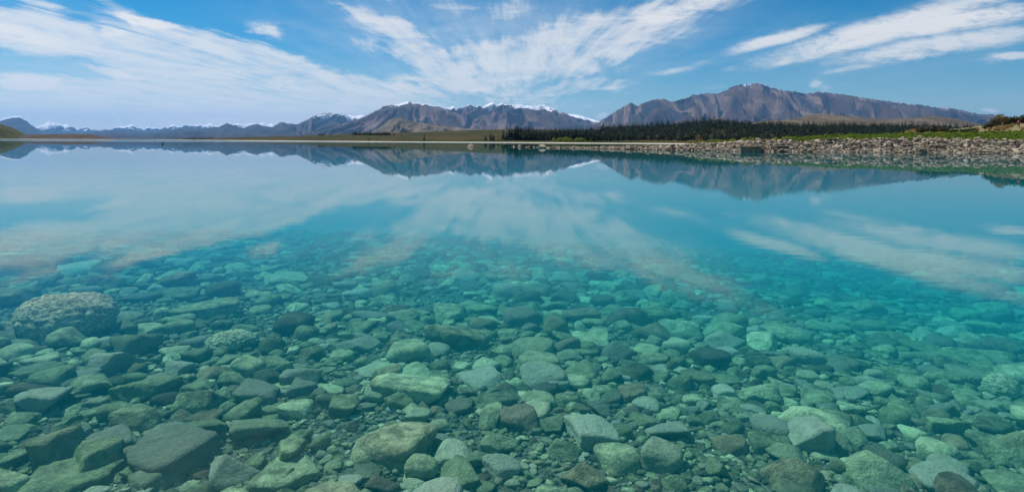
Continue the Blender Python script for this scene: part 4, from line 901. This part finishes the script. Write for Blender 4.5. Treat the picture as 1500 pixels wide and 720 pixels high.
bush('ochre', 'autumn_tree', (1023 - 750) / F * Y, Y, float(forest_ground(1023, Y)) - 0.3, 14 / F * Y * 0.55, 11 / F * Y, 'russet leafless-looking round tree behind the leftmost bank willows', 'ochre trees', 470, 'tree')
# green lupin strip along the bank top: one mass
fv, ff = [], []; off = 0
lv = [(np.array([v_.co[:] for v_ in me.vertices]), np.array([list(p.vertices) for p in me.polygons])) for me in CROWN['lupin']]
for _ in range(1500):
    p_ = q.uniform(1150, 1690); a_ = float(I(p_, px4, b1)) + 0.4; b_ = float(I(p_, px4, b2)) + float(I(p_, [1150, 1250, 1500], [0, 0.5, 1.0])); Y = q.uniform(a_, b_); s_ = q.uniform(0.55, 1.05)
    v_, f_ = lv[int(q.integers(0, 3))]; a = q.uniform(0, 6.28); c_, s2 = math.cos(a), math.sin(a)
    p = (v_ * (s_, s_, s_ * q.uniform(0.6, 1.1))) @ np.array([[c_, s2, 0], [-s2, c_, 0], [0, 0, 1]]) + ((p_ - 750) / F * Y, Y, bank_z(p_, Y) - 0.08)
    fv.append(p); ff.append(f_ + off); off += len(p)
put('lupin_ground_cover', new_mesh('lupin_ground_cover', np.concatenate(fv), np.concatenate(ff), LUPIN, False), kind='stuff')
br = [(1352, 190, 9, 17), (1366, 189.5, 10, 19), (1381, 189, 8, 18), (1396, 188.5, 6, 16), (1411, 188, 5.5, 15), (1424, 187, 6, 15), (1446, 182, 9, 16), (1455, 178, 10, 14), (1464, 176, 12, 18), (1476, 174, 11, 16), (1486, 173, 10, 14), (1497, 171, 12, 16), (1512, 171, 12, 18)]
nmz = ['leftmost', 'second', 'third', 'fourth', 'fifth', 'sixth', 'seventh', 'eighth', 'ninth', 'tenth', 'eleventh', 'twelfth', 'last']
for i, (pp, yb, ht, wd) in enumerate(br):
    Y = bank_at(pp, yb, 10, 30)
    bush('ochre' if i in (8,) else 'briar', 'briar_bush', (pp - 750) / F * Y, Y, bank_z(pp, Y) - 0.1, wd / F * Y * 0.66, ht / F * Y * 1.45, f'{nmz[i]} from the left of the dark bushes on the rise at right', 'dark bushes on the rise', 500 + i)
def tussock_mesh(seed):
    r = np.random.default_rng(seed); n = 220; a = r.uniform(0, 6.28, n); le = r.uniform(0.2, 1.0, n)
    base = np.stack([np.cos(a) * 0.18 * r.random(n), np.sin(a) * 0.18 * r.random(n), np.zeros(n)], 1)
    mid = base + np.stack([np.cos(a) * 0.38 * le, np.sin(a) * 0.38 * le, 0.85 - 0.45 * le * le], 1); tip = base + np.stack([np.cos(a) * 0.85 * le, np.sin(a) * 0.85 * le, 0.9 - 0.85 * le * le], 1)
    sd = np.stack([-np.sin(a), np.cos(a), np.zeros(n)], 1) * 0.05
    v = np.stack([base - sd, base + sd, mid + sd, mid - sd, tip], 1).reshape(-1, 3); k = np.arange(n) * 5
    f = np.concatenate([np.stack([k, k + 1, k + 2, k + 3], 1), np.stack([k + 3, k + 2, k + 4, k + 4], 1)])
    me = bpy.data.meshes.new('tussock'); me.from_pydata(v.tolist(), [], [tuple(dict.fromkeys(t)) for t in f.tolist()]); me.materials.append(TUSS); return me
TM = [tussock_mesh(i) for i in range(3)]
tus = [(1330, 188.5, 5, 9, 'pale'), (1338, 188, 6, 12, 'pale'), (1345, 188.5, 4, 8, 'pale'), (1378, 190.5, 3, 10, 'low'), (1430, 184, 4, 10, 'golden'), (1449, 184.5, 5, 8, 'golden'), (1459, 183.5, 6, 11, 'golden'), (1465, 183.5, 5, 8, 'golden'), (1471, 182.5, 6, 9, 'golden'), (1476, 180, 5, 8, 'golden'), (1481, 178, 4, 7, 'golden'), (1484, 176, 4, 6, 'golden'), (1497, 184, 6, 8, 'brown'), (1505, 182, 6, 9, 'brown')]
for i, (pp, yb, ht, wd, tn) in enumerate(tus):
    Y = bank_at(pp, yb, 6, 28)
    o = put('tussock', TM[i % 3], None, ((pp - 750) / F * Y, Y, bank_z(pp, Y) - 0.03), i * 1.7, label=f'{tn} tussock clump, ' + ['first', 'second', 'third', 'fourth', 'fifth', 'sixth', 'seventh', 'eighth', 'ninth', 'tenth', 'eleventh', 'twelfth', 'thirteenth', 'last'][i] + ' from the left above the green strip', category='tussock', group='tussocks above the green strip')
    o.scale = (wd / F * Y * 0.75, wd / F * Y * 0.75, ht / F * Y * 1.35)

# ------------------------------------------------------------------ people, buoy, concrete
def cloth(name, c):
    m, g, b, out = material(name); n_ = g.noise(g.n('ShaderNodeTexCoord').outputs['Object'], 9.0, 3)
    g.lk(g.mix(n_, tuple(x * 0.75 for x in c), c), b.inputs['Base Color']); return m
SKIN = cloth('skin', (0.50, 0.33, 0.24)); HAIR = cloth('hair', (0.03, 0.02, 0.015)); DARKC = cloth('dark_cloth', (0.02, 0.02, 0.025)); MAG = cloth('magenta_cloth', (0.45, 0.02, 0.16)); NAVY = cloth('navy_cloth', (0.025, 0.03, 0.06))
def skin_fig(name, joints, edges, radii, mat, parent, sub=1):
    me = bpy.data.meshes.new(name); me.from_pydata(joints, edges, []); o = put(name, me, parent)
    md = o.modifiers.new('skin', 'SKIN'); o.modifiers.new('sub', 'SUBSURF').levels = sub; o.modifiers['sub'].render_levels = sub
    for v_, r_ in zip(me.skin_vertices[0].data, radii): v_.radius = (r_, r_)
    me.skin_vertices[0].data[0].use_root = True; me.materials.append(mat); return o
def person(x, Y, z, h, face, top, legs, label, step=0.16):
    t = put('person', None, None, (x, Y, z), face, label=label, category='person', group='people by the lake'); k = h / 1.72
    J = [(0, 0, .95), (0, 0, 1.18), (0, 0, 1.40), (0, 0.01, 1.50), (0, 0.02, 1.62),                      # pelvis, waist, chest, neck, head
         (.19, 0, 1.40), (.25, .03, 1.13), (.24, .14, .92), (-.19, 0, 1.40), (-.26, -.04, 1.13), (-.24, .06, .90),
         (.095, 0, .90), (.10, step * .7, .50), (.10, step, .08), (.10, step + .14, .04), (-.095, 0, .90), (-.10, -step * .3, .50), (-.10, -step, .09), (-.10, -step + .13, .04)]
    E = [(0, 1), (1, 2), (2, 3), (3, 4), (2, 5), (5, 6), (6, 7), (2, 8), (8, 9), (9, 10), (0, 11), (11, 12), (12, 13), (13, 14), (0, 15), (15, 16), (16, 17), (17, 18)]
    Rr = [.14, .13, .15, .055, .10, .07, .045, .035, .07, .045, .035, .09, .065, .045, .04, .09, .065, .045, .04]
    J = [tuple(c * k for c in p) for p in J]; Rr = [r_ * k for r_ in Rr]
    skin_fig('body', J, E, Rr, SKIN, t)
    def sub_(ids, grow, nm, mat):
        mp = {a: i for i, a in enumerate(ids)}
        return skin_fig(nm, [J[a] for a in ids], [(mp[a], mp[b_]) for a, b_ in E if a in mp and b_ in mp], [Rr[a] + grow for a in ids], mat, t)
    sub_([2, 1, 0, 5, 6, 8, 9], .025 * k, 'jacket', top); sub_([0, 11, 12, 13, 15, 16, 17], .018 * k, 'trousers', legs)
    hm = ICO[2][0] * np.array([.105, .12, .11]) * k + np.array([0, -.015, 1.66]) * k
    put('hair', new_mesh('hair', hm, ICO[2][1], HAIR), t); return t
for (pp, yb, hh, fc, top, lab) in ((904.5, 212.3, 1.75, 0.4, DARKC, 'leftmost of three dark clad walkers on the far beach'), (907.5, 212.3, 1.65, -0.3, NAVY, 'middle walker in dark clothes on the far beach'), (916.5, 212.2, 1.7, 2.4, DARKC, 'rightmost walker in dark clothes standing apart on the far beach')):
    Y = shore(pp) + 12; z = -0.05 + 1.35 * 12 / (float(I(pp, px, beach_y)) - shore(pp))
    person((pp - 750) / F * Y, Y, z, hh, fc, top, DARKC, lab)
Y = bank_at(1492, 178.5, 14, 30); person((1492 - 750) / F * Y, Y, bank_z(1492, Y), 1.6, -1.2, MAG, DARKC, 'person in a magenta jacket walking on the rise at right')
# marker buoy on the left
LATH = cloth('buoy_paint', (0.03, 0.03, 0.035))
Y = CAM_Z / -float(vtan(238, 208.3)); t = put('marker_buoy', None, None, ((238 - 750) / F * Y, Y, 0), label='small dark marker buoy floating on the lake at left', category='buoy')
put('float', tube_mesh('float', [(0, 0, -.25), (0, 0, -.2), (0, 0, .1), (0, 0, .3), (0, 0, .38)], (.05, .26, .27, .16, .03), LATH, 12), t)
put('mast', tube_mesh('mast', [(0, 0, .3), (0, 0, .75)], (.05, .04), LATH, 8), t); put('topmark', tube_mesh('topmark', [(0, 0, .70), (0, 0, .78), (0, 0, .88), (0, 0, .92)], (.02, .12, .12, .02), LATH, 10), t)
# concrete works in the bank
CONC, g, b, out = material('weathered_concrete'); pos = g.n('ShaderNodeNewGeometry').outputs['Position']
n1 = g.noise(pos, 2.0, 5, 0.65); n2 = g.noise(g.vm('MULTIPLY', pos, (3, 3, 0.4)), 1.5, 4)
g.lk(g.mix(g.ss(n2, 0.4, 0.7), g.mix(n1, (0.14, 0.115, 0.085), (0.27, 0.225, 0.17)), (0.11, 0.09, 0.07)), b.inputs['Base Color'])
def boxes(name, bx, mat, parent):
    bm = bmesh.new()
    for (x0, x1, y0_, y1_, z0, z1) in bx:
        bmesh.ops.create_cube(bm, size=1.0, matrix=Matrix.Translation(((x0 + x1) / 2, (y0_ + y1_) / 2, (z0 + z1) / 2)) @ Matrix.Diagonal((x1 - x0, y1_ - y0_, z1 - z0, 1)))
    bmesh.ops.bevel(bm, geom=bm.edges[:], offset=0.03, segments=1, affect='EDGES')
    me = bpy.data.meshes.new(name); bm.to_mesh(me); bm.free(); me.materials.append(mat); return put(name, me, parent)
Y = float(I(1100, px4, bank_w)) - 0.5; x = (1100.5 - 750) / F * Y; wd = 30 / F * Y / 2
t = put('concrete_outlet', None, None, (x, Y, 0), label='dark concrete box outlet at the waterline of the rocky bank', category='outlet')
boxes('wing_wall', [(-wd, -wd + .3, 0, 2.2, -1, .74)], CONC, t); boxes('wing_wall', [(wd - .3, wd, 0, 2.2, -1, .74)], CONC, t); boxes('back_wall', [(-wd + .3, wd - .3, .05, .4, -1, .70)], CONC, t); boxes('cap_slab', [(-wd - .08, wd + .08, -.1, 2.4, .74, .92)], CONC, t)
Y = float(I(1150, px4, bank_w)) + 1.4; x = (1150 - 750) / F * Y; wd = 21 / F * Y / 2
t = put('concrete_slab', None, None, (x, Y, bank_z(1150, Y)), label='flat dark concrete slab set midway up the rocky bank', category='slab')
boxes('slab', [(-wd, wd, 0, 1.6, .32, .52)], CONC, t); boxes('support_wall', [(-wd + .1, wd - .1, .3, .6, -.4, .32)], CONC, t)
name_in_order()
